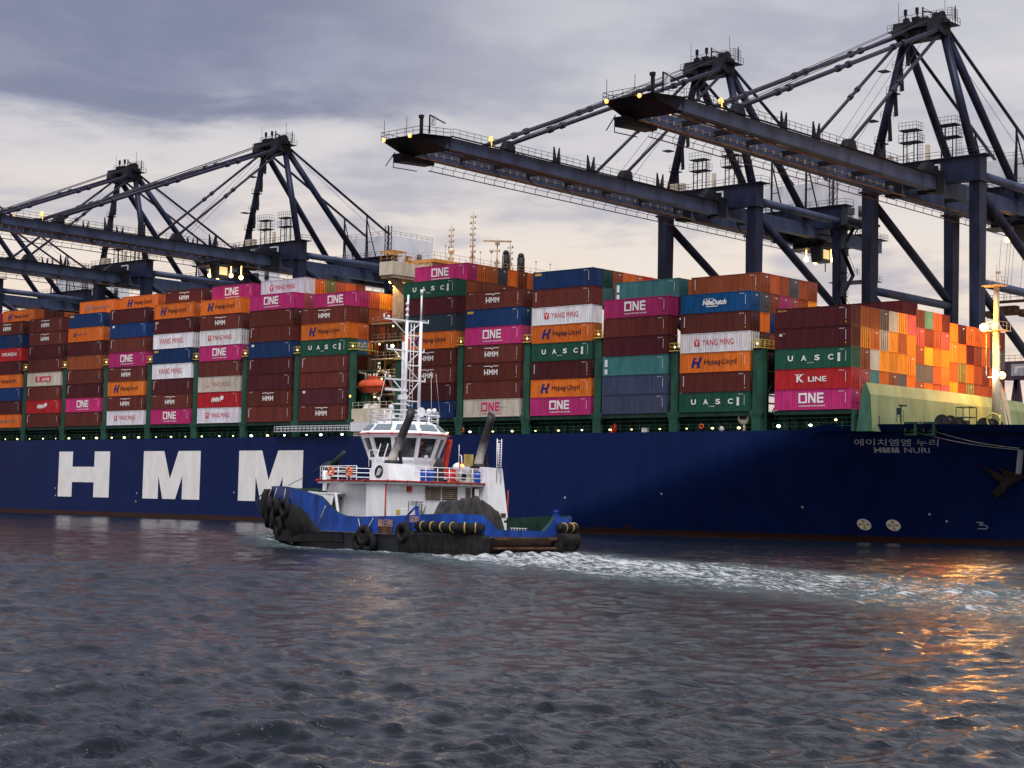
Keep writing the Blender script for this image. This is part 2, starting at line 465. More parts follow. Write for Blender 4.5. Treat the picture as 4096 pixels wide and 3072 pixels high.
def link(name, me, parent=None, loc=None, label=None):
    o = bpy.data.objects.new(name, me)
    COL.objects.link(o)
    if parent: o.parent = parent
    if loc is not None: o.location = loc
    if label: o['label'] = label
    return o

def tag(o, label, cat, group=None):
    o['label'] = label; o['category'] = cat
    if group: o['group'] = group
    return o

def thing(name, label, cat, loc=(0, 0, 0), rz=0.0, group=None):
    o = bpy.data.objects.new(name, None)
    o.empty_display_size = 0.5
    COL.objects.link(o)
    o.location = loc; o.rotation_euler = (0, 0, rz)
    return tag(o, label, cat, group)

def structure(o): o['kind'] = 'structure'; return o

_txt = {}
def text_parts(body, height, bold=0.0, shear=0.0, width=None, space=1.0):
    """outline of a word as (verts, faces) in x,z centred on the origin"""
    key = (body, height, bold, shear, width, space)
    if key in _txt: return _txt[key]
    cu = bpy.data.curves.new('word', 'FONT')
    cu.body = body; cu.size = 1.0; cu.offset = bold; cu.shear = shear; cu.space_character = space
    cu.resolution_u = 3
    ob = bpy.data.objects.new('word', cu); COL.objects.link(ob)
    bpy.context.view_layer.update()
    me = bpy.data.meshes.new_from_object(ob.evaluated_get(bpy.context.evaluated_depsgraph_get()))
    v = np.zeros(len(me.vertices)*3); me.vertices.foreach_get('co', v); v = v.reshape(-1, 3)
    fs = [tuple(p.vertices) for p in me.polygons]
    bpy.data.objects.remove(ob); bpy.data.meshes.remove(me); bpy.data.curves.remove(cu)
    lo, hi = v.min(0), v.max(0)
    k = height/(hi[1]-lo[1]); kx = k if width is None else width/(hi[0]-lo[0])
    _txt[key] = ([((x-(lo[0]+hi[0])/2)*kx, (y-(lo[1]+hi[1])/2)*k) for x, y, _ in v], fs)
    return _txt[key]

def put_text(mb, body, cx, cz, height, y=0.0, **kw):
    vs, fs = text_parts(body, height, **kw)
    i = mb.pts([(cx+x, y, cz+z) for x, z in vs])
    for f in fs: mb.face([i[k] for k in f])

def flat(mb, pts2, y=0.0): mb.poly([(x, y, z) for x, z in pts2])
def rect(mb, x0, x1, z0, z1, y=0.0): flat(mb, [(x0, z0), (x1, z0), (x1, z1), (x0, z1)], y)
# ------------------------------------------------------------------ tug frame (needed by the wake)
TUG = Vector((26.01, -98.79, 0.0))
TUGA = R(174.114)
ta = np.array([math.cos(TUGA), math.sin(TUGA)]); tp = np.array([-math.sin(TUGA), math.cos(TUGA)])

# ------------------------------------------------------------------ water: one sheet to the horizon, waves finest near the shore
def make_water():
    rng = np.random.default_rng(3)
    ratio = 1.0042; n_r = int(math.log(440/11)/math.log(ratio)); n_a = 900
    rr = 11*ratio**np.arange(n_r); aa = np.linspace(-R(25), R(25), n_a)
    Rg, Ag = np.meshgrid(rr, aa, indexing='ij')
    ah = np.array(AHEAD)[:2]; sd_ = np.array(SIDE)[:2]
    X = CAM.x+Rg*(np.cos(Ag)*ah[0]+np.sin(Ag)*sd_[0]); Y = CAM.y+Rg*(np.cos(Ag)*ah[1]+np.sin(Ag)*sd_[1])
    Z = np.zeros_like(X); S = np.zeros_like(X); S2 = np.zeros_like(X); nS = 0; nS2 = 0
    dr = Rg*(ratio-1)
    wind = math.atan2(-ah[1], -ah[0])+0.35
    # slow warp so wave trains do not repeat
    wx = X+0.9*np.sin(Y*0.11+1.0)+0.5*np.sin(X*0.23+Y*0.17); wy = Y+0.9*np.sin(X*0.13)+0.5*np.sin(Y*0.31-X*0.12)
    gust = 0.74+0.42*np.sin(X*0.045+Y*0.021+0.6*np.sin(Y*0.06))*np.sin(Y*0.05-X*0.018+1.7)
    for i in range(72):
        lam = 0.27*(11/0.27)**((i/71.0)**1.10)*(1+0.06*rng.standard_normal())
        k = 2*math.pi/lam; th = wind+rng.normal(0, 0.40 if lam > 2.5 else 0.46)
        ph = rng.uniform(0, 6.28)
        a = 0.0128*lam**0.80
        if lam > 2.2: a *= (2.2/lam)**0.8
        arg = k*(math.cos(th)*wx+math.sin(th)*wy)+ph
        wgt = np.clip((lam-2.2*dr)/(2.0*dr+1e-6), 0, 1)
        s = np.sin(arg-0.42*np.sin(arg)+0.2)
        if 0.34 < lam < 1.3: S += wgt*s; nS += 1
        if 0.9 < lam < 3.2: S2 += wgt*s; nS2 += 1
        Z += 0.62*a*wgt*gust*s
    S /= math.sqrt(nS*0.5); S2 /= math.sqrt(nS2*0.5)
    far = np.clip((dr-0.07)/0.16, 0, 1)
    Z += 0.036*far*np.clip(S2*(0.70+0.5*gust)-0.55, 0, 2.2)**1.15
    Z += 0.0215*np.clip(S*(0.70+0.5*gust)-0.32, 0, 2.4)**1.25
    # ---- foam: wake polyline, tug sides, bow wave, ship's waterline
    foam = np.zeros_like(X)
    wk = [(37, -98, 10, 1.3), (49, -105, 13, 1.3), (61, -111, 15, 1.2), (75, -117.5, 15, 1.1), (90, -124.5, 14, 1.0), (104, -131, 13.5, 0.9), (125, -140, 15, 0.75)]
    hump = np.zeros_like(X)
    for (x0, y0, w0, s0), (x1, y1, w1, s1) in zip(wk[:-1], wk[1:]):
        dx, dy = x1-x0, y1-y0; L2 = dx*dx+dy*dy
        t = np.clip(((X-x0)*dx+(Y-y0)*dy)/L2, 0, 1)
        d = np.hypot(X-x0-t*dx, Y-y0-t*dy); wd = w0+(w1-w0)*t; st = s0+(s1-s0)*t
        f = st*np.clip(1.15-(d/wd)**2, 0, 1)
        foam = np.maximum(foam, f)
        hump = np.maximum(hump, st*np.exp(-(d/(wd*0.7))**2))
    u = (X-TUG.x)*ta[0]+(Y-TUG.y)*ta[1]; v = (X-TUG.x)*tp[0]+(Y-TUG.y)*tp[1]
    half = 6.4*np.clip(1-np.clip((u-1)/12.0, 0, 1)**2.4, 0, 1)**0.6
    half = np.where(u < -13, 6.3-1.7*np.clip((-13-u)/5, 0, 1), half)
    gap = np.abs(v)-half
    side = np.exp(-(np.clip(gap-0.8, 0, 99)/(2.0+0.16*np.clip(13-u, 0, 32)))**2)*((u > -19.5) & (u < 13))
    ab = np.exp(-((u-12.0)/2.8)**2-((np.abs(v)-5.8)/2.1)**2)
    ab2 = np.exp(-((u-9.5)/4.0)**2-((np.abs(v)-6.2-0.35*(9.5-u))/1.3)**2)
    stern = np.exp(-((u+19.5)/2.4)**2-(v/4.8)**2)
    foam = np.maximum(foam, 0.95*side)
    foam = np.maximum(foam, np.maximum(0.85*ab, 1.1*ab2)); foam = np.maximum(foam, 1.2*stern)
    Z += 0.75*ab+0.30*ab2+0.22*stern
    lump = np.sin(X*2.1+0.7*np.sin(Y*1.3))*np.sin(Y*2.4+X*0.6)+0.6*np.sin(X*4.3-Y*3.1)*np.sin(Y*5.2+X*1.7)
    Z += 0.11*lump*np.clip(hump+1.6*ab+0.5*side+stern, 0, 2.2)*np.clip(1-dr/1.2, 0, 1)
    ship = np.exp(-((Y+0.6)/0.9)**2)*(X < 5)*0.42
    foam = np.maximum(foam, ship)
    V = np.stack([X, Y, Z], -1).reshape(-1, 3)
    nv = V.shape[0]
    I = np.arange(nv).reshape(n_r, n_a)
    F = np.stack([I[:-1, :-1], I[:-1, 1:], I[1:, 1:], I[1:, :-1]], -1).reshape(-1, 4)
    # the far sheet, a little lower so the waves ride over it
    S = 6000
    V = np.vstack([V, [(-S, -S, -0.45), (S, -S, -0.45), (S, S, -0.45), (-S, S, -0.45)]])
    F = np.vstack([F, [[nv, nv+1, nv+2, nv+3]]])
    me = bpy.data.meshes.new('water')
    me.vertices.add(len(V)); me.vertices.foreach_set('co', V.astype(np.float32).ravel())
    me.loops.add(F.size); me.loops.foreach_set('vertex_index', F.astype(np.int32).ravel())
    me.polygons.add(len(F)); me.polygons.foreach_set('loop_start', np.arange(0, F.size, 4, dtype=np.int32))
    me.update(calc_edges=True)
    me.polygons.foreach_set('use_smooth', np.ones(len(F), dtype=bool))
    at = me.attributes.new('foam', 'FLOAT', 'POINT')
    at.data.foreach_set('value', np.append(foam.ravel(), np.zeros(4)).astype(np.float32))
    mt, n, b = principled('harbour_water')
    geo = n.new('ShaderNodeNewGeometry'); pos = geo.outputs['Position']
    mw = n.new('ShaderNodeMapping'); mw.inputs['Rotation'].default_value = (0, 0, -(YAW+0.22)); mw.inputs['Scale'].default_value = (0.7, 1.35, 0)
    n.t.links.new(pos, mw.inputs[0])
    def ridge(sc, det):
        v_ = n.noise(mw.outputs[0], sc, det, 0.58, 0.5)
        return n.math('SUBTRACT', 1.0, n.math('ABSOLUTE', n.math('MULTIPLY', n.math('SUBTRACT', v_, 0.5), 3.0)))
    hgt = n.math('ADD', n.math('MULTIPLY', n.math('MAXIMUM', n.math('SUBTRACT', n.noise(mw.outputs[0], 1.7, 4, 0.6, 0.5), 0.54), 0.0), 0.36), n.math('MULTIPLY', n.noise(mw.outputs[0], 4.6, 3, 0.6, 0.4), 0.022))
    at_ = n.new('ShaderNodeAttribute', attribute_name='foam'); fm = at_.outputs['Fac']
    mp = n.new('ShaderNodeMapping'); mp.inputs['Rotation'].default_value = (0, 0, R(-28)); mp.inputs['Scale'].default_value = (0.45, 1.4, 1)
    n.t.links.new(pos, mp.inputs[0])
    f1 = n.noise(mp.outputs[0], 0.85, 9, 0.70, 0.9)
    f2 = n.noise(pos, 3.4, 7, 0.72, 0.6)
    fn = n.math('ADD', n.math('MULTIPLY', f1, 0.62), n.math('MULTIPLY', f2, 0.38))
    thr = n.math('SUBTRACT', 0.725, n.math('MULTIPLY', fm, 0.215))
    fmask = n.smooth(n.math('SUBTRACT', fn, thr), -0.02, 0.12)
    fmask = n.math('MULTIPLY', fmask, n.smooth(fm, 0.02, 0.15))
    milky = n.math('MULTIPLY', n.smooth(fm, 0.1, 1.15), n.math('ADD', 0.35, n.math('MULTIPLY', n.smooth(fn, 0.36, 0.60), 0.6)))
    deep = n.mix(milky, (0.004, 0.007, 0.011), (0.105, 0.150, 0.155))
    n.put(b.inputs['Base Color'], n.mix(fmask, deep, (0.62, 0.65, 0.67)))
    n.put(b.inputs['Roughness'], n.math('ADD', n.math('MULTIPLY', fmask, 0.65), 0.15))
    b.inputs['IOR'].default_value = 1.333
    n.put(b.inputs['Specular IOR Level'], n.math('SUBTRACT', 0.5, n.math('MULTIPLY', fmask, 0.35)))
    bp = n.new('ShaderNodeBump'); bp.inputs['Strength'].default_value = 0.9; bp.inputs['Distance'].default_value = 0.8
    n.put(bp.inputs['Height'], n.math('ADD', hgt, n.math('MULTIPLY', n.math('MULTIPLY', fn, fm), 0.5)))
    n.t.links.new(bp.outputs[0], b.inputs['Normal'])
    me.materials.append(mt)
    o = link('water', me); structure(o)
make_water()

q = MB(); q.box(-900, 900, 54.5, 2500, -6, 4.2)
structure(q.build('quay', MAT['quay']))

# ------------------------------------------------------------------ container ship
BAYX = {}
for k in range(1, 16):
    x = 0.0 if k == 1 else -16.459-14.479*(k-2)
    if k >= 7: x -= 11.394
    BAYX[k] = x
ZB = 17.967
SHIP = thing('container_ship', 'huge dark blue container ship with giant white letters along its side, moored at the quay', 'container ship', (-130, 25.5, 0))
SO = (130, -25.5, 0)          # parts are modelled in world axes about the ship's root
def ship(mb, name, mats, parent=None, label=None):
    if parent is None: return mb.build(name, mats, SHIP, SO, label)
    return mb.build(name, mats, parent, None, label)

def hb(X, z):
    zz = min(max(z, 0), 16.5)
    Xs = -48.5+zz*3.5; Xe = 56+8*zz/16
    s = (X-Xs)/(Xe-Xs)
    return 25.5*(1-max(0.0, min(1.0, s))**1.5)
def hullY(X, z): return 25.5-hb(X, z)

def sheer(X):
    if X < 4.6: return 15.2
    if X < 8.0: t = (X-4.6)/3.4; return 15.2+0.75*t*t*(3-2*t)
    return 15.95
hm = MB()
xs = [-262, -240, -200, -150, -100, -60]+list(np.arange(-50, 64.0, 2.0))
zfr = [-0.35, 0.0, 0.03, 0.06, 0.12, 0.19, 0.27, 0.36, 0.46, 0.57, 0.68, 0.79, 0.9, 1.0]
loopsP, loopsS = [], []
for X in xs:
    top = sheer(X)
    row = [(X, max(0.02, hb(X, max(0, f*top))) if f > 0 else max(0.02, hb(X, 0)), f*top if f >= 0 else -3.5) for f in zfr]
    loopsP.append([(x, 25.5-h, z) for x, h, z in row]); loopsS.append([(x, 25.5+h, z) for x, h, z in row])
hm.loft(loopsP, closed=False); hm.loft(loopsS, closed=False)
HULL = ship(hm, 'hull', MAT['hull'])
dk = MB()
for a, b in zip(loopsP[:-1], loopsP[1:]):
    p, q_ = a[-1], b[-1]
    dk.poly([(p[0], p[1]+0.12, p[2]-1.0 if p[0] > 5 else p[2]-0.1), (q_[0], q_[1]+0.12, q_[2]-1.0 if q_[0] > 5 else q_[2]-0.1), (q_[0], 51-q_[1], q_[2]-1.0 if q_[0] > 5 else q_[2]-0.1), (p[0], 51-p[1], p[2]-1.0 if p[0] > 5 else p[2]-0.1)])
ship(dk, 'deck', MAT['greendark'])
bt = MB(); bt.poly([(-262, 0, -3.5), (-262, 51, -3.5), (-262, 51, 15.2), (-262, 0, 15.2)])
ship(bt, 'transom', MAT['hull'])

# giant letters on the side
def slab(pts2, X0, z0, wdt, hgt):
    b = MB(); b.prism([(X0+x*wdt, z0+z*hgt) for x, z in pts2], -0.035, 0.02); return b
H_ = [(0, 0), (0, 1), (.275, 1), (.275, .665), (.705, .665), (.705, 1), (1, 1), (1, 0), (.705, 0), (.705, .325), (.275, .325), (.275, 0)]
M_ = [(0, 0), (0, 1), (.365, 1), (.48, .41), (.62, 1), (1, 1), (1, 0), (.70, 0), (.70, .49), (.585, 0), (.36, 0), (.275, .49), (.275, 0)]
for pts2, X0 in ((H_, -174.1), (M_, -145.3), (M_, -116.3)):
    ship(slab(pts2, X0, 3.65, 17.65, 9.15), 'hull_letter', MAT['whiteclean'])

def on_hull(mb, out=0.05):
    mb.v = [(x, hullY(x, z)-out+y, z) for x, y, z in mb.v]; return mb
nm = MB(); put_text(nm, '\uc5d0\uc774\uce58\uc5e0\uc5e0 \ub204\ub9ac', 17.0, 13.56, 0.92, width=11.0, bold=0.008, shear=0.25)
ship(on_hull(nm), 'name_lettering', MAT['greyletter'])
nm = MB(); put_text(nm, 'NURI', 19.25, 12.56, 0.70, width=3.4, bold=0.006, shear=0.2)
for P2, X_ in ((H_, 13.75), (M_, 14.85), (M_, 16.0)): flat(nm, [(X_+0.98*x+0.16*(z-0.5), 12.21+0.7*z) for x, z in P2])
ship(on_hull(nm), 'name_lettering', MAT['greyletter'])
for X in (9.05, 13.0):
    c_ = MB(); rr_ = 0.95
    ring = [(X+rr_*math.cos(t), 2.42+0.78*math.sin(t)) for t in np.linspace(0, 2*math.pi, 29)[:-1]]
    ctr = (X, 2.42)
    for a, b in zip(ring, ring[1:]+ring[:1]):
        for k in range(3):
            f0, f1 = k/3, (k+1)/3
            L = lambda p, f: (ctr[0]+(p[0]-ctr[0])*f, ctr[1]+(p[1]-ctr[1])*f)
            flat(c_, [L(a, f0), L(b, f0), L(b, f1), L(a, f1)] if k else [ctr, L(b, f1), L(a, f1)])
    mk = ship(on_hull(c_, 0.05), 'thruster_mark', MAT['whiteclean'])
    b_ = MB(); b_.cur = 0
    for t in range(4):
        a0 = t*math.pi/2
        flat(b_, [ctr, (X+0.8*math.cos(a0-0.33), 2.42+0.66*math.sin(a0-0.33)), (X+0.8*math.cos(a0+0.33), 2.42+0.66*math.sin(a0+0.33))])
    ship(on_hull(b_, 0.09), 'propeller_symbol', MAT['yellowletter'], mk)
bm_ = MB()
for a, b in (((23.9, 3.1), (24.8, 3.1)), ((24.8, 3.1), (24.2, 2.75)), ((24.2, 2.75), (25.0, 2.75)), ((25.0, 2.75), (25.25, 2.5)), ((25.25, 2.5), (25.0, 2.25)), ((25.0, 2.25), (23.9, 2.25))):
    dx, dz = b[0]-a[0], b[1]-a[1]; L = math.hypot(dx, dz); nx_, nz_ = -dz/L*0.045, dx/L*0.045
    flat(bm_, [(a[0]+nx_, a[1]+nz_), (b[0]+nx_, b[1]+nz_), (b[0]-nx_, b[1]-nz_), (a[0]-nx_, a[1]-nz_)])
ship(on_hull(bm_, 0.06), 'bulb_mark', MAT['greyletter'])
# small draught marks and dings on the plating
dm = MB()
for X, z in ((-147.3, 4.5), (-147.5, 2.9), (-175.2, 5.2), (-175.0, 3.7), (-117.6, 5.0), (-60, 6.6), (-38, 5.2), (-20, 6.0), (1, 4.5), (18, 3.9), (20, 3.0)):
    rect(dm, X, X+0.3, z, z+0.28)
ship(on_hull(dm, 0.05), 'hull_mark', MAT['greyletter'])

# hatch coamings, covers, lashing bridges, deck lamps
def bay_end(k): return BAYX[k]+12.19
for k in range(1, 15):
    x0 = BAYX[k]; x1 = x0+12.19
    ya = 1.9
    b = MB(); b.box(x0-0.5, x1+0.5, ya, 51-ya, 15.05, 17.2)
    for j in range(9): b.box(x0-0.4+j*1.6, x0-0.25+j*1.6, ya-0.35, ya, 15.1, 17.1)
    ship(b, 'hatch_coaming', MAT['greendark'])
    b = MB(); b.box(x0-0.15, x1+0.15, 0.15, 50.85, 17.35, 17.93); b.box(x0, x1, 1.2, 49.8, 17.2, 17.35)
    ship(b, 'hatch_cover', MAT['greendark'])
    b = MB(); b.bar((x0-0.4, 0.35, 16.25), (x1+0.4, 0.35, 16.25), 0.05); b.bar((x0-0.4, 0.35, 15.75), (x1+0.4, 0.35, 15.75), 0.05)
    for j in range(8): b.tube((x0-0.4+j*1.85, 0.35, 15.1), (x0-0.4+j*1.85, 0.35, 16.25), 0.035, 5)
    b.tube((x0-0.5, 0.8, 16.9), (x1+0.5, 0.8, 16.9), 0.09, 6)
    ship(b, 'side_passage_rail', MAT['green'])

LB = {}
LBLAMP = {}
def lashing_bridge(xa, xb, ztop, tall_post=True):
    b = MB(); xm = (xa+xb)/2; hw = min(0.62, (xb-xa)/2-0.12)
    # seaward post, flared foot, posts across the beam
    for y in (0.25,)+tuple(np.arange(7.6, 50, 7.5)):
        b.box(xm-hw, xm+hw, y, y+0.55, 18.0, ztop)
    b.box(xm-hw-0.1, xm+hw+0.1, 0.12, 0.9, 15.1, 18.0)
    b.hexa([(xm-hw-0.1, 0.15, 16.6), (xm+hw+0.1, 0.15, 16.6), (xm+hw+0.1, 0.95, 16.6), (xm-hw-0.1, 0.95, 16.6)], [(xm-1.05, 0.05, 17.7), (xm+1.05, 0.05, 17.7), (xm+1.05, 0.95, 17.7), (xm-1.05, 0.95, 17.7)])
    b.box(xm-1.05, xm+1.05, 0.05, 0.95, 17.7, 18.1)
    z = 20.8
    while z < ztop+0.2:
        b.box(xm-hw*0.8, xm+hw*0.8, 0.8, 50.4, z-0.09, z+0.09)
        z += 2.92
    for j in range(6):
        b.bar((xm, 0.8+j*8, 18.1), (xm, 8.3+j*8, ztop), 0.14)
    root = ship(b, 'lashing_bridge', MAT['green'])
    p = MB(); p.box(xm-hw-0.2, xm+hw+0.2, 0.02, 50.6, ztop, ztop+0.12)
    p.rail([(xm-hw-0.15, 0.1, ztop+0.1), (xm-hw-0.15, 4.2, ztop+0.1)], 1.1, 1.0, 0.03); p.rail([(xm+hw+0.15, 0.1, ztop+0.1), (xm+hw+0.15, 4.2, ztop+0.1)], 1.1, 1.0, 0.03)
    p.rail([(xm-hw-0.15, 0.1, ztop+0.1), (xm+hw+0.15, 0.1, ztop+0.1)], 1.1, 0.7, 0.03)
    ship(p, 'platform', MAT['yellow'], root)  # yellow stands in for lamplight falling on the platform and rails
    l = MB(); l.ball((xm, 0.25, ztop+0.62), 0.16, 6, 4)
    ship(l, 'bridge_lamp', MAT['lampyellow'], root)
    r_ = MB()
    for s in (-1, 1):
        for t in (0.3, 1.1, 1.9): r_.tube((xm+s*hw*0.9, 0.35+t, ztop+0.1), (xm+s*(hw+0.35), 0.5+t*0.6, ztop+2.6), 0.025, 4)
    ship(r_, 'lashing_rod', MAT['steel'], root)
for k in range(2, 15):
    if k in (7,): continue
    xa, xb = bay_end(k), BAYX[k-1]
    if k == 2:
        lashing_bridge(xa+0.15, xa+2.1, 26.9)
        continue
    lashing_bridge(xa, xb, {3: 27.0, 4: 29.6, 5: 29.6, 6: 29.8}.get(k, 30.1))
lashing_bridge(bay_end(7)+0.1, bay_end(7)+2.2, 30.2)
lashing_bridge(BAYX[6]-2.2, BAYX[6]-0.1, 28.0)

lamp_pos = []
for k in range(2, 15):
    x0 = BAYX[k]
    for j, d in enumerate((1.2, 5.9, 10.6)):
        if k in (5, 4, 3, 2, 6) and j == 1: d = 5.2+random.random()*1.6
        lamp_pos.append((x0+d+random.uniform(-.5, .5), 15.42 if k > 5 else 15.55))
lamp_pos += [(-84.2, 15.5), (-79.6, 15.5), (0.4, 15.7), (5.6, 15.75), (9.6, 16.45)]
for X, z in lamp_pos:
    kind = random.choice(('lampyellow', 'lampyellow', 'lampwhite'))
    b = MB(); b.ball((X, 0.55, z+0.12), random.uniform(0.13, 0.31), 8, 5, 0.7)
    lo = ship(b, 'deck_lamp', MAT[kind])
    b = MB(); b.tube((X, 0.62, 15.0), (X, 0.62, z), 0.04, 5); b.box(X-0.2, X+0.2, 0.5, 0.95, z+0.26, z+0.32)
    ship(b, 'lamp_bracket', MAT['steel'], lo)

# clutter along the side passage
b = MB(); b.box(-24.0, -23.0, 0.9, 1.5, 15.1, 15.9); b.ball((-9.5, 0.9, 15.55), 0.42, 10, 6)
ship(b, 'canister', MAT['whiteclean'])
b = MB(); b.tube((-29.0, 0.9, 15.1), (-29.0, 0.9, 16.6), 0.3, 10); b.box(-29.9, -29.5, 0.9, 1.5, 15.2, 16.3)
ship(b, 'fire_station', MAT['red'])
for X, lb in ((-60.2, 'orange lifebuoy hung on the ship rail under the white container with magenta letters'), (-12.6, 'orange lifebuoy hung on the ship rail under the lowest green container of its stack')):
    b = MB(); b.torus((0, 0, 0), (0, 1, 0), 0.3, 0.09, 14, 6)
    tag(b.build('lifebuoy', MAT['orange'], None, (X, 0.3, 15.95)), lb, 'lifebuoy', 'lifebuoys on the container ship')
# ---- bridge house between the sixth and seventh bays
b = MB(); b.box(-86.4, -76.8, 9.0, 42.0, 15.1, 45.7)
for z in (22.5, 25.6, 28.7, 31.8, 34.9): b.box(-86.9, -76.3, 4.5, 46.5, z, z+0.18)
HOUSE = ship(b, 'bridge_house', MAT['creamdark'])  # darker cream, the dim light of the gap put into the colour
w_ = MB()
for z in (18.6, 23.6, 26.7, 29.8, 32.9):
    for x in (-84.9, -82.4, -79.9, -77.9): w_.box(x-0.35, x+0.35, 8.97, 9.0, z, z+1.0)
ship(w_, 'window', MAT['glass'], HOUSE)
rl = MB()
for z in (22.68, 25.78, 28.88, 31.98, 35.08): rl.rail([(-86.8, 4.7, z), (-76.4, 4.7, z), (-76.4, 9, z)], 1.1, 1.5, 0.035)
ship(rl, 'deck_rail', MAT['creamdark'], HOUSE)
b = MB()
for z in (18.0, 22.5, 25.6, 28.7):
    b.bar((-86.2, 5.6, z), (-83.2, 5.6, z+3.0), 0.25, 0.5); b.box(-83.2, -81.0, 5.2, 6.4, z+2.9, z+3.05)
for x in (-86.6, -83.4, -80.2, -76.9): b.box(x-0.12, x+0.12, 4.6, 4.9, 18, 35)
ship(b, 'outside_stair', MAT['rustybeam'], HOUSE)
b = MB()
for z, x in ((22.2, -85.7), (22.2, -78.1), (25.3, -84.0), (25.3, -80.1), (28.4, -79.0), (31.4, -84.8), (34.4, -81.5), (20.5, -86.3)): b.ball((x, 4.6, z), 0.17, 7, 5)
ship(b, 'deck_lamp', MAT['lampyellow'], HOUSE)
b = MB(); b.box(-86.5, -76.6, 0.05, 9.0, 17.6, 19.9); b.box(-86.5, -76.6, 0.3, 9, 15.1, 17.6)
ship(b, 'embarkation_deck', MAT['cream'])
b = MB(); b.box(-86.6, -73.2, -0.05, 0.25, 16.0, 17.55)
for x in range(9): b.box(-86.5+x*1.6, -86.4+x*1.6, -0.08, -0.05, 16.0, 17.55)
ship(b, 'side_door', MAT['house'])
b = MB()
for x in (-84.3, -82.2): b.hexa([(x, 0.5, 19.9), (x+1.3, 0.5, 19.9), (x+1.3, 1.5, 19.9), (x, 1.5, 19.9)], [(x+0.5, 0.7, 20.75), (x+1.4, 0.7, 20.75), (x+1.4, 1.3, 20.75), (x+0.5, 1.3, 20.75)])
ship(b, 'deck_locker', MAT['whiteclean'])
b = MB(); b.rail([(-86.4, 0.2, 19.9), (-76.7, 0.2, 19.9)], 1.1, 1.4, 0.035)
b.tube((-86.9, 1, 18), (-86.9, 1, 21.5), 0.1)
ship(b, 'deck_rail', MAT['cream'])
b = MB(); b.ball((-87.2, 0.4, 22.1), 0.3, 8, 6); 
ship(b, 'deck_lamp', MAT['lampwarm'])
# bridge wings and bridge deck
b = MB(); b.box(-80.5, -77.1, 0.0, 8.9, 42.6, 44.9); b.box(-80.3, -77.3, 42.1, 51.0, 42.6, 44.9)
WING = ship(b, 'bridge_wing', MAT['cream'])
b = MB(); b.box(-80.4, -77.2, 0.3, 8.9, 42.1, 42.6); b.bar((-79, 1.5, 42.3), (-79, 9.5, 37.5), 1.6, 0.7)
ship(b, 'wing_bracket', MAT['creamdark'], WING)
b = MB()
for x in (-80.3, -77.3):
    for y in (0.2, 3.0): b.tube((x, y, 44.9), (x, y, 46.6), 0.05, 5)
b.box(-80.5, -77.1, 0.0, 3.2, 46.6, 46.75); b.ball((-77.9, 4.6, 45.5), 0.42, 8, 6)
b.rail([(-80.4, 0.1, 44.9), (-77.2, 0.1, 44.9), (-77.2, 8.9, 44.9)], 1.05, 1.3, 0.03)
ship(b, 'wing_shelter', MAT['deckorange'], WING)
b = MB(); b.box(-87.0, -76.2, 8.9, 42.1, 45.7, 46.3)
BR = ship(b, 'bridge_roof', MAT['deckorange'])
b = MB(); b.rail([(-86.9, 9.0, 46.3), (-76.3, 9.0, 46.3), (-76.3, 42.0, 46.3)], 1.2, 1.6, 0.035)
for y in (12, 21, 27, 36, 40): b.tube((-76.6, y, 46.3), (-76.6, y, 48.8), 0.05, 5); b.ball((-76.6, y, 48.9), 0.17, 6, 5)
ship(b, 'roof_rail', MAT['creamdark'], BR)
def small_mast(x, y, z0, z1, kind):
    b = MB()
    b.tube((x, y, z0), (x, y, z1-1.0), 0.16, 8, 0.10); b.tube((x, y, z1-1.1), (x, y, z1), 0.04, 5)
    b.bar((x-0.9, y, z0), (x, y, z0+3), 0.1); b.bar((x, y-0.9, z0), (x, y, z0+3), 0.1); b.bar((x+0.9, y, z0), (x, y, z0+3), 0.1)
    z = z0+1.6; j = 0
    while z < z1-0.8:
        s = 1 if j % 2 else -1
        b.tube((x-0.7, y, z), (x+0.7, y, z), 0.04, 5); b.tube((x, y-0.6, z+0.15), (x, y+0.6, z+0.15), 0.04, 5)
        b.tube((x+0.55*s, y, z), (x+0.55*s, y, z+0.42), 0.15, 7); b.ball((x-0.5*s, y, z+0.28), 0.14, 6, 4)
        z += 1.05 if kind != 'radar' else 2.2; j += 1
    o = ship(b, 'signal_mast', MAT['creamdark'], BR)
    if kind == 'radar':
        r_ = MB(); r_.box(x-0.3, x+0.3, y-0.3, y+0.3, z1-1.3, z1-0.7); r_.bar((x-2.6*SIDE.x, y-2.6*SIDE.y, z1-0.55), (x+2.6*SIDE.x, y+2.6*SIDE.y, z1-0.55), 0.25, 0.3)
        r_.build('radar_scanner', MAT['creamdark'], BR)
small_mast(-83.0, 20.0, 46.3, 54.6, 'mast'); small_mast(-78.6, 21.0, 46.3, 56.6, 'mast')
small_mast(-79.5, 28.5, 46.3, 52.6, 'radar'); small_mast(-79.0, 31.5, 46.3, 52.5, 'mast')
b = MB(); b.tube((-78.5, 29.8, 46.3), (-78.5, 29.8, 49.6), 0.7, 10); b.tube((-78.2, 33.6, 46.3), (-78.2, 33.6, 49.5), 0.7, 10); b.ball((-78.5, 29.8, 49.9), 0.6, 8, 6); b.ball((-78.2, 33.6, 49.8), 0.6, 8, 6)
ship(b, 'exhaust_vent', MAT['dark'], BR)
b = MB(); b.ball((-80, 17, 48.9), 0.55, 8, 6); b.tube((-80, 17, 46.3), (-80, 17, 48.6), 0.15, 6); b.ball((-77.2, 24.5, 49.6), 0.4, 8, 6); b.tube((-77.2, 24.5, 46.3), (-77.2, 24.5, 49.4), 0.06, 6)
ship(b, 'satellite_dome', MAT['cream'], BR)
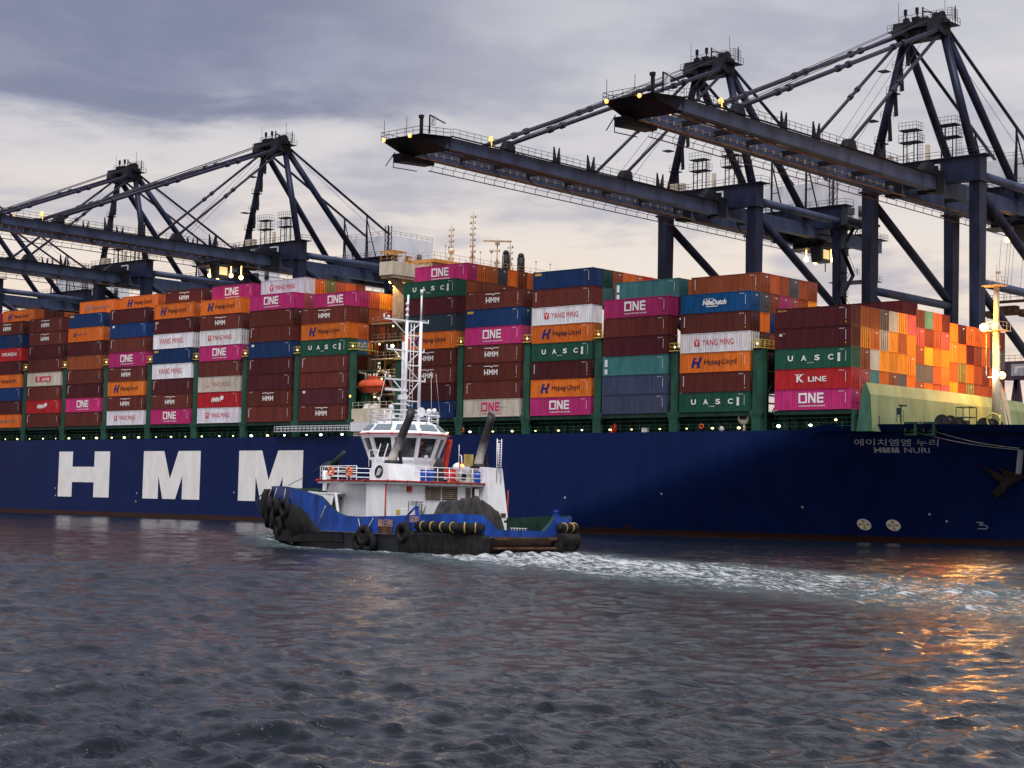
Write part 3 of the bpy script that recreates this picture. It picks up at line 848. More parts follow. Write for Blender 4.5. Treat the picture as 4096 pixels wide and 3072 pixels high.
# stowed gangway
b = MB(); gx0, gx1 = -105.6, -86.4
for z in (16.15, 16.65, 17.05): b.bar((gx0, -0.35, z), (gx1, -0.35, z), 0.07); b.bar((gx0, -0.95, z), (gx1, -0.95, z), 0.07)
b.box(gx0, gx1, -0.95, -0.35, 16.05, 16.12)
for j in range(20): x = gx0+j*(gx1-gx0)/19; b.bar((x, -0.35, 16.1), (x, -0.35, 17.05), 0.05); b.bar((x, -0.95, 16.1), (x, -0.95, 17.05), 0.05)
ship(b, 'gangway', MAT['house'])
# lifeboat in its davit
LBT = thing('lifeboat', 'orange enclosed lifeboat hanging in davits beside the bridge house', 'lifeboat', (-84.9, 3.0, 22.7))
b = MB(); lp = []
for t, w_h in ((-3.2, 0.25), (-2.7, 0.85), (-1.6, 1.2), (0, 1.3), (1.6, 1.2), (2.7, 0.9), (3.2, 0.3)):
    lp.append([(t, w_h*math.cos(a), 1.25+(1.25 if math.sin(a) > 0 else 1.2*(0.45+0.55*w_h/1.3))*math.sin(a)*(0.35+0.65*w_h/1.3)) for a in np.linspace(0, 2*math.pi, 13)[:-1]])
b.loft(lp, True, True, True, True); b.build('boat_hull', MAT['lifeboat'], LBT)
b = MB(); b.box(-0.3, 1.3, -0.6, 0.6, 2.2, 3.0); b.build('canopy_hatch', MAT['lifeboat'], LBT)
b = MB(); b.box(-3.25, 3.25, -1.33, 1.33, 1.14, 1.24); b.build('fender_strake', MAT['red'], LBT)
b = MB()
for x in (-87.9, -82.2): b.bar((x, 7.5, 19.9), (x, 4.2, 26.4), 0.35); b.bar((x, 4.2, 26.3), (x, 2.9, 26.5), 0.3); b.tube((x*0.5-42.4, 3.0, 26.4), (x*0.5-42.4, 3.0, 24.6), 0.04, 5)
ship(b, 'lifeboat_davit', MAT['cream'])

# ---- bow: breakwater, foremast, mooring gear
b = MB()
yb = [0.1, 6, 12, 18, 24, 30, 36, 42, 46.5]
fr_ = [(15.5+1.1*math.sin(math.pi*y/46.5)) for y in yb]
for (y0, a0), (y1, a1) in zip(list(zip(yb, fr_))[:-1], list(zip(yb, fr_))[1:]):
    b.poly([(a0, y0, 14.95), (a1, y1, 14.95), (a1-0.35, y1, 19.9), (a0-0.35, y0, 19.9)])
    b.poly([(a0-0.35, y0, 19.9), (a1-0.35, y1, 19.9), (a1-1.05, y1, 21.5), (a0-1.05, y0, 21.5)])
    b.poly([(a0-1.05, y0, 21.5), (a1-1.05, y1, 21.5), (a1-1.2, y1, 21.5), (a0-1.2, y0, 21.5)])
    b.poly([(a0-1.2, y0, 21.5), (a1-1.2, y1, 21.5), (a1-0.5, y1, 19.9), (a0-0.5, y0, 19.9)])
    b.poly([(a0-0.5, y0, 19.9), (a1-0.5, y1, 19.9), (a1-0.15, y1, 14.95), (a0-0.15, y0, 14.95)])
ship(b, 'breakwater', MAT['breakw'])
b = MB()
for y in (0.05, 9, 18, 27, 36): b.prism([(13.1, 14.95), (15.35+0.9*math.sin(math.pi*y/46.5), 14.95), (15.05+0.9*math.sin(math.pi*y/46.5), 19.9), (14.35+0.9*math.sin(math.pi*y/46.5), 21.45), (14.0+0.9*math.sin(math.pi*y/46.5), 20.9)], y, y+0.12)
ship(b, 'breakwater_web', MAT['breakg'])
fx, fy = 20.55, 25.5
b = MB(); b.tube((fx, fy, 14.9), (fx, fy, 30.3), 0.62, 14, 0.48); b.tube((fx, fy, 30.3), (fx, fy, 31.6), 0.62, 14, 0.42); b.tube((fx, fy, 31.6), (fx, fy, 37.0), 0.42, 12, 0.38)
for s in (1, 2.2): b.bar((fx+1.6, fy+s, 14.9), (fx+0.3, fy+s*0.3, 23.0), 0.22)
FM = ship(b, 'foremast', MAT['cream'])
b = MB(); b.box(fx-1.0, fx+1.7, fy-1.2, fy+1.2, 30.3, 30.45); b.box(fx-1.9, fx+1.3, fy-0.9, fy+0.9, 36.8, 36.95)
b.rail([(fx-0.9, fy-1.1, 30.45), (fx+1.6, fy-1.1, 30.45), (fx+1.6, fy+1.1, 30.45)], 1.1, 0.9, 0.03); b.rail([(fx-0.5, fy-0.8, 36.95), (fx+1.2, fy-0.8, 36.95), (fx+1.2, fy+0.8, 36.95)], 1.1, 0.8, 0.03)
b.tube((fx, fy, 37), (fx, fy, 40.0), 0.05, 5); b.box(fx-0.1, fx+0.6, fy-0.1, fy+0.1, 38.6, 38.9); b.tube((fx-1.2, fy-0.7, 30), (fx-1.2, fy-0.7, 24), 0.04, 5)
b.box(fx-1.2, fx+1.2, fy-0.3, fy+0.3, 23.7, 23.8)
ship(b, 'mast_platform', MAT['creamdark'], FM)
b = MB(); b.bar((fx+0.7, fy+1.2, 15), (fx+0.7, fy+1.2, 21.6), 0.12); b.bar((fx+1.5, fy+2.4, 15), (fx+0.7, fy+1.4, 21.6), 0.16)
for j in range(12): b.bar((fx+0.65, fy-0.25, 16+j*1.1), (fx+0.65, fy+0.25, 16+j*1.1), 0.05)
ship(b, 'mast_ladder', MAT['cream'], FM)
def lamp_light(name, p, col, energy, rad, parent=None):
    l = bpy.data.lights.new(name, 'POINT'); l.energy = energy; l.color = col; l.shadow_soft_size = rad
    o = bpy.data.objects.new(name, l); COL.objects.link(o); o.location = p
    return o
for p, mt_, r_, en, colr in (((20.2, 22.4, 30.6), 'lampstrong', 0.60, 8200, (1.0, 0.42, 0.07)), ((20.2, 28.0, 24.2), 'lampstrong', 0.52, 5200, (1.0, 0.42, 0.07)), ((20.9, 24.6, 24.1), 'lampblue', 0.42, 300, (1, 0.95, 0.85))):
    b = MB(); b.ball(p, r_, 10, 7)
    ship(b, 'floodlight', MAT[mt_], FM)
    lamp_light('floodlight_beam', (p[0]-0.8, p[1], p[2]), colr, en, 0.4)
b = MB(); b.ball((-86.7, 8.7, 42.9), 0.3, 8, 6); b.bar((-86.3, 9.1, 43.2), (-86.7, 8.7, 42.9), 0.15)
ship(b, 'work_light', MAT['lampstrong'], HOUSE)
lamp_light('work_light_beam', (-86.7, 8.4, 42.7), (1.0, 0.55, 0.12), 1300, 0.3)
lamp_light('deck_lamp_fill', (-82.0, 3.2, 27.6), (1.0, 0.74, 0.34), 150, 0.3)  # added without a fixture, boosts the weak deck lamps around the lifeboat
b = MB()
for y, z, x in ((22.4, 30.4, 20.2), (28.0, 24.0, 20.2)): b.bar((fx, fy, z), (x, y, z), 0.14)
ship(b, 'lamp_arm', MAT['creamdark'], FM)
# fairleads with the mooring ropes running forward
for X in (19.6, 21.9):
    b = MB(); y = hullY(X, 15.6)
    b.box(X-0.85, X+0.85, y-0.12, y+0.7, 16.0, 16.25); b.box(X-0.85, X-0.6, y-0.12, y+0.7, 14.7, 16.0); b.box(X+0.6, X+0.85, y-0.12, y+0.7, 14.7, 16.0); b.box(X-0.85, X+0.85, y-0.12, y+0.7, 14.45, 14.7); b.box(X-0.6, X+0.6, y+0.3, y+0.7, 14.7, 16.0)
    ship(b, 'fairlead', MAT['greendark'])
for X in (15.4, 20.8):
    b = MB(); b.tube((X, hullY(X, 15.9)+0.5, 15), (X, hullY(X, 15.9)+0.5, 17.1 if X < 20 else 16.3), 0.2, 10); ship(b, 'bollard', MAT['dark'])
for p, q_, lb in (((20.0, hullY(20, 15)-0.25, 14.95), (31.8, 9.6, 12.75), 'pale mooring rope, the lower of the two running forward from the ship bow'),
              ((22.3, hullY(22.3, 15.1)-0.25, 15.1), (31.9, 9.55, 12.95), 'pale mooring rope, the upper of the two running forward from the ship bow')):
    b = MB(); p = Vector(p); q_ = Vector(q_)
    pp = [p.lerp(q_, t)-Vector((0, 0.35*math.sin(math.pi*t), 0.35*math.sin(math.pi*t))) for t in np.linspace(0, 1, 9)]
    pp2 = [(v.x, min(v.y, hullY(v.x, v.z)-0.15), v.z) for v in pp]
    o = pp2[0]; b.path([tuple(np.subtract(v, o)) for v in pp2], 0.05, 6)
    tag(b.build('mooring_rope', MAT['rope'], None, o), lb, 'rope', 'mooring ropes at the bow')
b = MB(); b.hexa([(30.55, 11.2, 9.6), (30.95, 11.2, 9.6), (30.95, 13, 9.6), (30.55, 13, 9.6)], [(31.65, 9.6, 12.75), (32.15, 9.6, 12.75), (32.15, 11.4, 12.75), (31.65, 11.4, 12.75)]); ship(b, 'anchor_bolster', MAT['greyletter'])
b = MB(); dX = -2.1
ay = lambda x, z: hullY(x, z)-0.35
for f in (((33.6, 9.2), (31.2, 9.0), (29.0, 6.9), (29.9, 7.2)), ((31.4, 9.2), (30.6, 8.4), (28.9, 10.6), (28.3, 10.9)), ((33.6, 9.3), (32.2, 9.9), (31.0, 10.4), (31.4, 9.0)), ((30.9, 8.7), (29.4, 7.0), (29.6, 6.4), (30.9, 7.4))):
    A = b.pts([(x+dX, ay(x+dX, z), z) for x, z in f]); B = b.pts([(x+dX, ay(x+dX, z)-0.5, z) for x, z in f]); n = len(A)
    b.face(A); b.face(B[::-1])
    for k in range(n): b.face((A[k], B[k], B[(k+1) % n], A[(k+1) % n]))
ship(b, 'anchor', MAT['anchor'])
b = MB()
for x, y in ((22, 12), (24.5, 17), (23.0, 8)):
    b.tube((x-0.9, y-1.1, 16.3), (x-0.9, y+1.1, 16.3), 0.75, 12); b.tube((x-0.9, y-1.2, 16.3), (x-0.9, y-1.1, 16.3), 1.15, 14); b.tube((x-0.9, y+1.1, 16.3), (x-0.9, y+1.2, 16.3), 1.15, 14); b.box(x-1.8, x+0.6, y-1.5, y+1.5, 15, 15.6); b.box(x-0.2, x+0.7, y+0.4, y+1.4, 15.5, 16.9)
ship(b, 'mooring_winch', MAT['dark'])
b = MB()
for x in (22.5, 24.5):
    for y in (10.0, 12.0): b.tube((x, y, 15), (x, y, 18.6), 0.07, 6)
for z in (17.2, 18.55): b.bar((22.5, 10, z), (24.5, 10, z), 0.1); b.bar((24.5, 10, z), (24.5, 12, z), 0.1); b.bar((22.5, 12, z), (24.5, 12, z), 0.1); b.bar((22.5, 10, z), (22.5, 12, z), 0.1)
ship(b, 'winch_control_stand', MAT['greendark'])
b = MB(); b.torus((28.5, 9.0, 16.6), (0, 1, 0.2), 0.95, 0.12, 16, 6); b.tube((29.4, 9, 15), (29.4, 9, 17.4), 0.1)
ship(b, 'hose_reel', MAT['yellow'])
b = MB(); b.tube((18.5, 2.4, 15), (18.5, 2.4, 18.6), 0.09, 6); b.box(18.2, 19.3, 2.2, 2.6, 18.3, 18.5); b.box(17.9, 18.4, 2.2, 2.6, 17.2, 18.1); b.rail([(18.0, 2.2, 16.3), (19.0, 2.2, 16.3)], 1.4, 0.5, 0.04)
ship(b, 'searchlight_post', MAT['greendark'])
b = MB(); b.tube((-5.6, 0.9, 15), (-5.6, 0.9, 16.2), 0.24, 10, 0.14); b.hexa([(-6.0, 0.7, 16.2), (-5.2, 0.7, 16.2), (-5.2, 1.3, 16.2), (-6.0, 1.3, 16.2)], [(-6.5, 0.6, 16.7), (-4.7, 0.6, 16.7), (-4.7, 1.5, 16.7), (-6.5, 1.5, 16.7)]); b.box(-6.5, -4.7, 0.6, 1.5, 16.7, 17.9)
pv = ship(b, 'pilot_post', MAT['cream'])
b = MB(); b.box(-6.2, -5.0, 0.55, 0.6, 16.85, 17.7); ship(b, 'screen', MAT['dark'], pv)
b = MB(); b.box(12.2, 12.7, 0.2, 0.8, 15.0, 17.95); b.box(-3.9, -2.3, 0.3, 1.6, 15.1, 18.0); b.box(-3.9, -2.3, 0.3, 1.6, 18.0, 26.8)
ship(b, 'support_post', MAT['green'])

# high mast on the quay past the bow: only its light on the water is in the picture
lm = thing('light_mast', 'tall quay floodlight mast beyond the bow, past the right picture edge', 'light mast', (74, 60, 4.2))
b = MB(); b.tube((0, 0, 0), (0, 0, 29), 0.45, 10, 0.22); b.box(-1.8, 1.8, -0.5, 0.5, 29, 29.3); b.build('mast', MAT['steel'], lm)
for x in (-1.3, 0, 1.3):
    b = MB(); b.ball((x, -0.4, 28.6), 0.4, 8, 6); b.build('floodlight', MAT['lampstrong'], lm)
lamp_light('quay_mast_beam', (74, 58.6, 32.5), (1.0, 0.42, 0.08), 34000, 0.9)
# ------------------------------------------------------------------ shipping containers
CL, CW, CH = 12.192, 2.438, 2.87
def corrugated(mb, u0, u1, z0, z1, pitch, depth, put):
    """trapezoid ribs between u0 and u1; put(u, d, z) places a point, d = depth inwards"""
    n = max(2, int(round((u1-u0)/pitch))); p = (u1-u0)/n
    prof = []
    for k in range(n):
        a = u0+k*p
        prof += [(a, 0), (a+0.25*p, 0), (a+0.5*p, depth), (a+0.75*p, depth)]
    prof.append((u1, 0))
    lo = mb.pts([put(u, d, z0) for u, d in prof]); hi = mb.pts([put(u, d, z1) for u, d in prof])
    for k in range(len(prof)-1): mb.face((lo[k], lo[k+1], hi[k+1], hi[k]))

def shell_mesh():
    b = MB()
    corrugated(b, 0.1, CL-0.1, 0.14, CH-0.1, 0.42, 0.045, lambda u, d, z: (u, 0.015+d, z))
    corrugated(b, 0.1, CL-0.1, 0.14, CH-0.1, 1.2, 0.045, lambda u, d, z: (u, CW-0.015-d, z))
    b.poly([(0.05, 0.03, CH-0.04), (CL-0.05, 0.03, CH-0.04), (CL-0.05, CW-0.03, CH-0.04), (0.05, CW-0.03, CH-0.04)])
    b.poly([(0.05, 0.03, 0.08), (CL-0.05, 0.03, 0.08), (CL-0.05, CW-0.03, 0.08), (0.05, CW-0.03, 0.08)])
    b.poly([(0.06, 0.05, 0.1), (0.06, CW-0.05, 0.1), (0.06, CW-0.05, CH-0.1), (0.06, 0.05, CH-0.1)])
    return b.mesh('corrugated_shell', MAT['box'])
def frame_mesh():
    b = MB()
    for x in (0, CL-0.14):
        for y in (0, CW-0.12):
            b.box(x, x+0.14, y, y+0.12, 0.16, CH-0.12)
            b.box(x-0.004, x+0.16, y-0.004, y+0.14, 0, 0.15); b.box(x-0.004, x+0.16, y-0.004, y+0.14, CH-0.115, CH)
    for y in (0.004, CW-0.08):
        b.box(0.16, CL-0.16, y, y+0.07, 0.02, 0.15); b.box(0.16, CL-0.16, y, y+0.06, CH-0.10, CH-0.02)
    for x in (0.0, CL-0.1):
        b.box(x, x+0.1, 0.14, CW-0.14, 0.02, 0.15); b.box(x, x+0.1, 0.14, CW-0.14, CH-0.12, CH-0.02)
    return b.mesh('frame', MAT['box'])
def door_mesh():
    b = MB()
    for y0, y1 in ((0.13, CW/2-0.012), (CW/2+0.012, CW-0.13)):
        b.box(CL-0.07, CL-0.03, y0, y1, 0.16, CH-0.13)
        for z in (0.2, 0.85, 1.5, 2.15): b.box(CL-0.03, CL-0.015, y0+0.06, y1-0.06, z, z+0.5)
    return b.mesh('door', MAT['box'])
def endwall_mesh():
    b = MB(); corrugated(b, 0.13, CW-0.13, 0.15, CH-0.12, 0.27, 0.045, lambda u, d, z: (CL-0.015-d, u, z))
    return b.mesh('end_wall', MAT['box'])
def bar_mesh(y):
    b = MB(); b.tube((CL+0.012, y, 0.1), (CL+0.012, y, CH-0.08), 0.032, 6)
    for z in (0.35, 1.35, 2.4): b.box(CL-0.015, CL+0.02, y-0.05, y+0.05, z, z+0.06)
    b.box(CL+0.012, CL+0.03, y-0.02, y+0.25, 1.05, 1.1)
    return b.mesh('locking_bar', MAT['steel'])
def placard_mesh():
    b = MB(); rect(b, 0, 1, 0, 1)
    b.v = [(CL+0.002, 1.38+0.42*x, 2.25+0.16*z) for x, y, z in b.v]
    return b.mesh('placard', MAT['whiteclean'])
MESH = dict(shell=shell_mesh(), frame=frame_mesh(), door=door_mesh(), end=endwall_mesh(), placard=placard_mesh())
BARS = [bar_mesh(y) for y in (0.42, 0.95, 1.48, 2.0)]

WH, RD, PK, NV, BK, YL, FD, GL = range(8)
LM = [MAT['whiteclean'], MAT['redletter'], MAT['pinkletter'], MAT['navyletter'], MAT['blackletter'], MAT['yellowletter'], MAT['fadedletter'], MAT['greylogo']]
O_ = [(0, 0), (0, 1), (.9, 1), (.9, 0)]
def letters_one(b, x0, z0, h, colr):
    b.cur = colr; t = 0.2*h; W = 0.95*h
    rect(b, x0, x0+t, z0, z0+h, -0.014); rect(b, x0+t, x0+W, z0+h-t, z0+h, -0.014); rect(b, x0+W-t*0.9, x0+W, z0+t*0.0, z0+h-t, -0.014); rect(b, x0+t, x0+W-t*0.9, z0, z0+t*0.75, -0.014)
    x = x0+W+0.14*h
    flat(b, [(x, z0), (x, z0+h), (x+t*1.15, z0+h), (x+0.85*h-t, z0+0.36*h), (x+0.85*h-t, z0+h), (x+0.85*h, z0+h), (x+0.85*h, z0), (x+0.85*h-t*1.15, z0), (x+t, z0+0.64*h), (x+t, z0)], -0.014)
    x += 0.85*h+0.15*h
    rect(b, x, x+t, z0, z0+h, -0.014)
    for z in (0, 0.4, 0.8): rect(b, x+t, x+0.72*h, z0+z*h, z0+z*h+t, -0.014)
def letters_hmm(b, cx, z0, h, colr=WH):
    b.cur = colr; W = 2.9; x0 = cx-W/2
    # roofed block lettering: bar above with a notch, three letters under it
    flat(b, [(x0-0.1, z0+0.93*h), (x0-0.1, z0+h), (cx-0.05, z0+h), (cx+0.15, z0+0.86*h), (cx+0.35, z0+h), (x0+W+0.2, z0+h), (x0+W+0.2, z0+0.93*h), (cx+0.42, z0+0.93*h), (cx+0.15, z0+0.76*h), (cx-0.1, z0+0.93*h)], -0.014)
    hh = 0.64*h; lw = 0.86; t = 0.2
    for k, g in enumerate(('H', 'M', 'M')):
        x = x0+k*(lw+0.17); z1 = z0+hh-0.03*k; zz = z0+0.06*h
        rect(b, x, x+t, zz, z1, -0.014); rect(b, x+lw-t, x+lw, zz, z1, -0.014)
        if g == 'H': rect(b, x+t, x+lw-t, z0+0.25*h, z0+0.25*h+t*0.95, -0.014)
        else: flat(b, [(x+t, z1), (x+t, z1-0.26), (x+lw/2, z0+0.2*h), (x+lw-t, z1-0.26), (x+lw-t, z1), (x+lw/2, z0+0.37*h)], -0.014)
def lettering(kind):
    b = MB(); y = -0.014
    def T(s, cx, cz, h, c, **kw): b.cur = c; put_text(b, s, cx, cz, h, y, **kw)
    codes = True
    if kind in ('one', 'onepink'):
        c = WH if kind == 'one' else PK
        letters_one(b, 3.95, 0.95, 1.42, c); T('OCEAN NETWORK EXPRESS', 6.1, 0.55, 0.2, c, width=4.2, bold=0.02)
        if kind == 'onepink': T('ECO', 8.9, 1.5, 0.2, GL, width=1.7)
    elif kind == 'hmm': letters_hmm(b, 5.9, 0.82, 1.55)
    elif kind == 'hmmred':
        T('HMM', 5.3, 1.45, 0.85, WH, width=2.5, bold=0.05, shear=0.3)
        b.cur = WH; flat(b, [(6.65, 1.05), (6.75, 2.0), (7.3, 2.2), (7.75, 1.95), (7.6, 1.5), (7.1, 1.35)], y)
    elif kind in ('hapag', 'hapagfade'):
        lc = NV if kind == 'hapag' else GL
        b.cur = lc
        flat(b, [(2.05, 1.05), (2.45, 2.15), (2.95, 2.25), (2.62, 1.62), (3.3, 1.62), (3.52, 2.25), (4.0, 2.25), (3.85, 1.85), (3.55, 1.42), (3.6, 0.72), (3.05, 0.72), (3.1, 1.3), (2.6, 1.3), (2.45, 0.72), (2.1, 0.72)], y)
        T('Hapag-Lloyd', 7.15, 1.42, 1.0, BK if kind == 'hapag' else GL, width=5.6, bold=0.01)
    elif kind == 'hapagsmall':
        b.cur = NV; flat(b, [(1.9, 1.1), (2.1, 1.9), (2.6, 1.9), (2.5, 1.1)], y); T('Hapag-Lloyd', 4.6, 1.5, 0.42, NV, width=3.4)
    elif kind == 'uasc':
        for s, x in (('U', 2.55), ('A', 4.7), ('S', 6.85), ('C', 9.0)): T(s, x, 1.5, 0.78, WH, width=0.85, bold=0.03)
        b.cur = WH; rect(b, 10.1, 10.5, 0.85, 2.05, y); b.cur = BK; rect(b, 10.1, 10.5, 1.42, 1.46, y-0.003)
        T('UASC.NET', 5.8, 0.82, 0.16, WH, width=1.1)
    elif kind in ('ym', 'ymfade', 'ymbig'):
        c = RD if kind != 'ymfade' else FD
        if kind == 'ymbig': T('YANG MING', 5.6, 1.5, 1.0, c, width=7.3)
        else:
            T('YANG MING', 6.7, 1.48, 0.85, c, width=5.5)
            b.cur = c; rect(b, 2.55, 3.5, 1.0, 1.95, y); b.cur = WH; flat(b, [(2.7, 1.8), (2.85, 1.8), (3.02, 1.55), (3.2, 1.8), (3.35, 1.8), (3.1, 1.45), (3.1, 1.12), (2.95, 1.12), (2.95, 1.45)], y-0.003)
    elif kind == 'kline':
        T('K', 4.15, 1.55, 1.1, WH, width=1.15, bold=0.03); T('LINE', 6.9, 1.4, 0.72, WH, width=2.9, bold=0.02); b.cur = WH; rect(b, 3.3, 4.8, 2.07, 2.13, y)
    elif kind == 'klinebox':
        b.cur = RD; rect(b, 3.1, 8.8, 0.95, 2.05, y); b.cur = WH
        put_text(b, 'K', 4.4, 1.5, 0.85, y-0.004, width=0.9, bold=0.03); put_text(b, 'LINE', 6.9, 1.42, 0.6, y-0.004, width=2.8, bold=0.02)
    elif kind == 'nile':
        T('NileDutch', 6.0, 1.5, 0.78, WH, width=4.2, bold=0.045, shear=0.2); b.cur = WH; rect(b, 4.6, 6.6, 0.85, 0.97, y); rect(b, 4.1, 5.9, 2.0, 2.06, y)
    elif kind == 'hyundai': T('HYUNDAI', 7.2, 1.5, 0.75, WH, width=5.5, bold=0.03)
    elif kind == 'capital': T('CAPITAL', 4.6, 1.75, 0.6, WH, width=1.9, bold=0.02)
    elif kind == 'triton': T('TRITON', 1.1, 2.5, 0.24, YL, width=1.5, bold=0.03)
    elif kind == 'tex': T('tex', 0.95, 2.0, 0.42, WH, width=0.55, bold=0.03); T('TAINER', 1.45, 2.15, 0.16, YL, width=0.7)
    elif kind == 'cai': T('CAI', 0.95, 2.2, 0.36, WH, width=0.9, bold=0.04)
    elif kind == 'yellowplate': b.cur = YL; rect(b, 0.45, 1.75, 2.2, 2.6, y)
    elif kind == 'whitebars': b.cur = WH; rect(b, 0.45, 0.95, 1.35, 2.45, y); rect(b, 0.45, 0.95, 0.25, 1.0, y)
    elif kind == 'bluespot': b.cur = WH; rect(b, 0.9, 1.6, 2.1, 2.5, y)
    # number panels near the two ends
    b.cur = WH
    if kind in ('vert', 'plainv', 'cai'):
        for j in range(7): rect(b, 0.62, 0.78, 0.95+j*0.22, 1.10+j*0.22, y)
    if kind not in ('plain0',):
        T('HDMU 627', 1.15 if kind in ('hmm', 'plainv') else 10.75, 2.52 if kind in ('hmm', 'plainv') else 2.5, 0.16, WH, width=0.85)
        b.cur = WH; rect(b, 11.35, 11.41, 0.9, 2.3, y)
        if kind in ('vert', 'hmm', 'triton', 'tex'): b.cur = YL; rect(b, 11.3, 11.48, 0.42, 0.62, y)
    return b.mesh('lettering', LM)
_let = {}
def let(kind):
    if kind not in _let: _let[kind] = lettering(kind)
    return _let[kind]

PAINT = dict(m=(0.070, 0.014, 0.018), b=(0.110, 0.026, 0.020), r=(0.40, 0.020, 0.026), o=(0.66, 0.150, 0.022), p=(0.43, 0.028, 0.150), n=(0.010, 0.036, 0.125),
             g=(0.014, 0.072, 0.047), w=(0.64, 0.65, 0.69), c=(0.50, 0.45, 0.37), t=(0.055, 0.19, 0.19), s=(0.048, 0.060, 0.110), u=(0.005, 0.062, 0.19), d=(0.030, 0.048, 0.066),
             k=(0.42, 0.085, 0.095), y=(0.70, 0.25, 0.025), a=(0.085, 0.09, 0.105), v=(0.20, 0.22, 0.07), x=(0.25, 0.060, 0.024), e=(0.085, 0.022, 0.030), l=(0.05, 0.17, 0.38), f=(0.42, 0.095, 0.035))
WORD = dict(m='dark maroon', b='rust brown', r='bright red', o='orange', p='magenta pink', n='navy blue', g='dark green', w='off white', c='cream', t='teal', s='slate blue',
            u='mid blue', d='blue grey', k='salmon pink', y='amber yellow', a='grey', v='olive', x='reddish brown', e='purplish brown', l='light blue', f='orange red')
MARK = dict(one='with big white three-letter mark', onepink='with big magenta three-letter mark', hmm='with white roofed block letters', hmmred='with slanted white letters', hapag='with dark lettering and blue emblem',
            hapagfade='with faded dark lettering', hapagsmall='with small dark lettering', uasc='with four spaced white letters', ym='with red lettering and emblem', ymfade='with worn brownish lettering', ymbig='with large red lettering',
            kline='with white serif lettering', klinebox='with red name panel', nile='with white slanted lettering', hyundai='with white capital letters', capital='with small white word', triton='with small yellow word',
            tex='with tiny white and yellow logo', cai='with tiny white initials', yellowplate='with small yellow plate', whitebars='with white panels at one end', vert='with white digits down one end', plain='with plain side', plainv='with plain side', plain0='seen end on', bluespot='with small pale sticker')
ORD = ['bottom', 'second', 'third', 'fourth', 'fifth', 'sixth', 'seventh', 'eighth', 'ninth', 'tenth']
NTH = ['first', 'second', 'third', 'fourth', 'fifth', 'sixth', 'seventh', 'eighth', 'ninth', 'tenth', 'eleventh', 'twelfth', 'thirteenth', 'fourteenth', 'fifteenth', 'sixteenth', 'seventeenth', 'eighteenth']
BAYNAME = {1: 'the stack beside the breakwater', 2: 'second stack from the bow', 3: 'third stack from the bow', 4: 'fourth stack from the bow', 5: 'second stack ahead of the bridge', 6: 'stack just ahead of the bridge',
           7: 'stack just behind the bridge', 8: 'second stack behind the bridge', 9: 'third stack behind the bridge', 10: 'fourth stack behind the bridge', 11: 'fifth stack behind the bridge',
           12: 'sixth stack behind the bridge', 13: 'seventh stack behind the bridge', 14: 'stack at the left picture edge', 15: 'stack beyond the left edge'}
rc = random.Random(11)
def container(bay, row, zb, h, colr, mark, label, door=None, dx=0.0):
    o = thing('shipping_container', label, 'container', (BAYX[bay]+dx+rc.uniform(-.03, .03), row*2.5+0.03+rc.uniform(-.015, .015), zb), 0, 'shipping containers on the ship')
    o.scale = (1, 1, (h-0.025)/CH)
    j = rc.uniform(0.80, 1.16); base_ = PAINT[colr]
    cc = tuple(min(1, c*j*rc.uniform(0.95, 1.05)) for c in base_)+(1,)
    for nm_, me in (('corrugated_shell', MESH['shell']), ('frame', MESH['frame'])):
        c = link(nm_, me, o); c.color = cc
    if door is None: door = rc.random() < 0.6
    if door:
        d = link('door', MESH['door'], o); d.color = cc
        for bm in BARS: link('locking_bar', bm, d)
        if rc.random() < 0.45: link('placard', MESH['placard'], d)
    else:
        d = link('end_wall', MESH['end'], o); d.color = cc
    if mark and mark != 'plain0': link('lettering', let(mark), o)
    return o

TOPZ = {1: 32.2, 2: 35.19, 3: 35.36, 4: 37.77+0.02, 5: 38.35, 6: 40.95, 7: 38.03, 8: 41.29, 9: 41.25, 10: 41.28, 11: 41.1, 12: 40.95, 13: 40.78, 14: 40.7}
STACK = {  # from the top tier down: paint letter and lettering
    1: 'm.triton m.tex g.uasc r.kline p.one', 2: 'u.nile b.vert w.ym o.hapag b.vert g.uasc', 3: 'p.one b.plain m.plain t.whitebars s.plain s.plain',
    4: 'b.vert w.ym o.hapag g.uasc m.vert o.hapag p.one', 5: 'b.hmm n.yellowplate p.one b.hmm b.hmm b.plainv c.onepink', 6: 'g.uasc m.plain d.capital o.hapag b.hmm b.hmm m.plain n.plain',
    7: 'b.hmm o.hapag g.uasc b.plainv b.plain e.bluespot b.hmm', 8: 'p.one b.plain b.plainv n.bluespot m.plainv m.plain b.hmm b.plainv', 9: 'o.hapag b.hmm w.ym p.one b.plain c.ymfade r.hmmred w.ym',
    10: 'o.hapag m.cai w.ymbig n.yellowplate w.ymbig m.plainv b.hmm p.one', 11: 'm.plainv n.bluespot b.plainv p.one b.hmm o.hapag b.hmm w.ym', 12: 'n.yellowplate o.hapagsmall m.plain x.plain b.plainv m.plainv p.one b.plain',
    13: 'b.hmm b.hmm m.plainv b.plain c.klinebox b.plainv r.hmmred b.plainv', 14: 'b.hmm n.plain r.hyundai m.plain o.hapag n.plain m.plain o.hapagfade'}
for k, s in STACK.items():
    tiers = s.split()[::-1]; h = (TOPZ[k]-ZB)/len(tiers)
    for j, t in enumerate(tiers):
        c, mk = t.split('.')
        where = ('topmost' if j == len(tiers)-1 else ORD[j]+(' from deck' if j else ''))
        lb = f"{WORD[c]} container {MARK[mk]}, {where} in {BAYNAME[k]}"
        wl = lb.split()
        if len(wl) > 16: lb = f"{WORD[c]} container, {where} in {BAYNAME[k]}"
        container(k, 0, ZB+j*h, h, c, mk, lb, door=(None if k > 1 else {4: False, 3: False, 2: False, 1: True, 0: True}[j]))
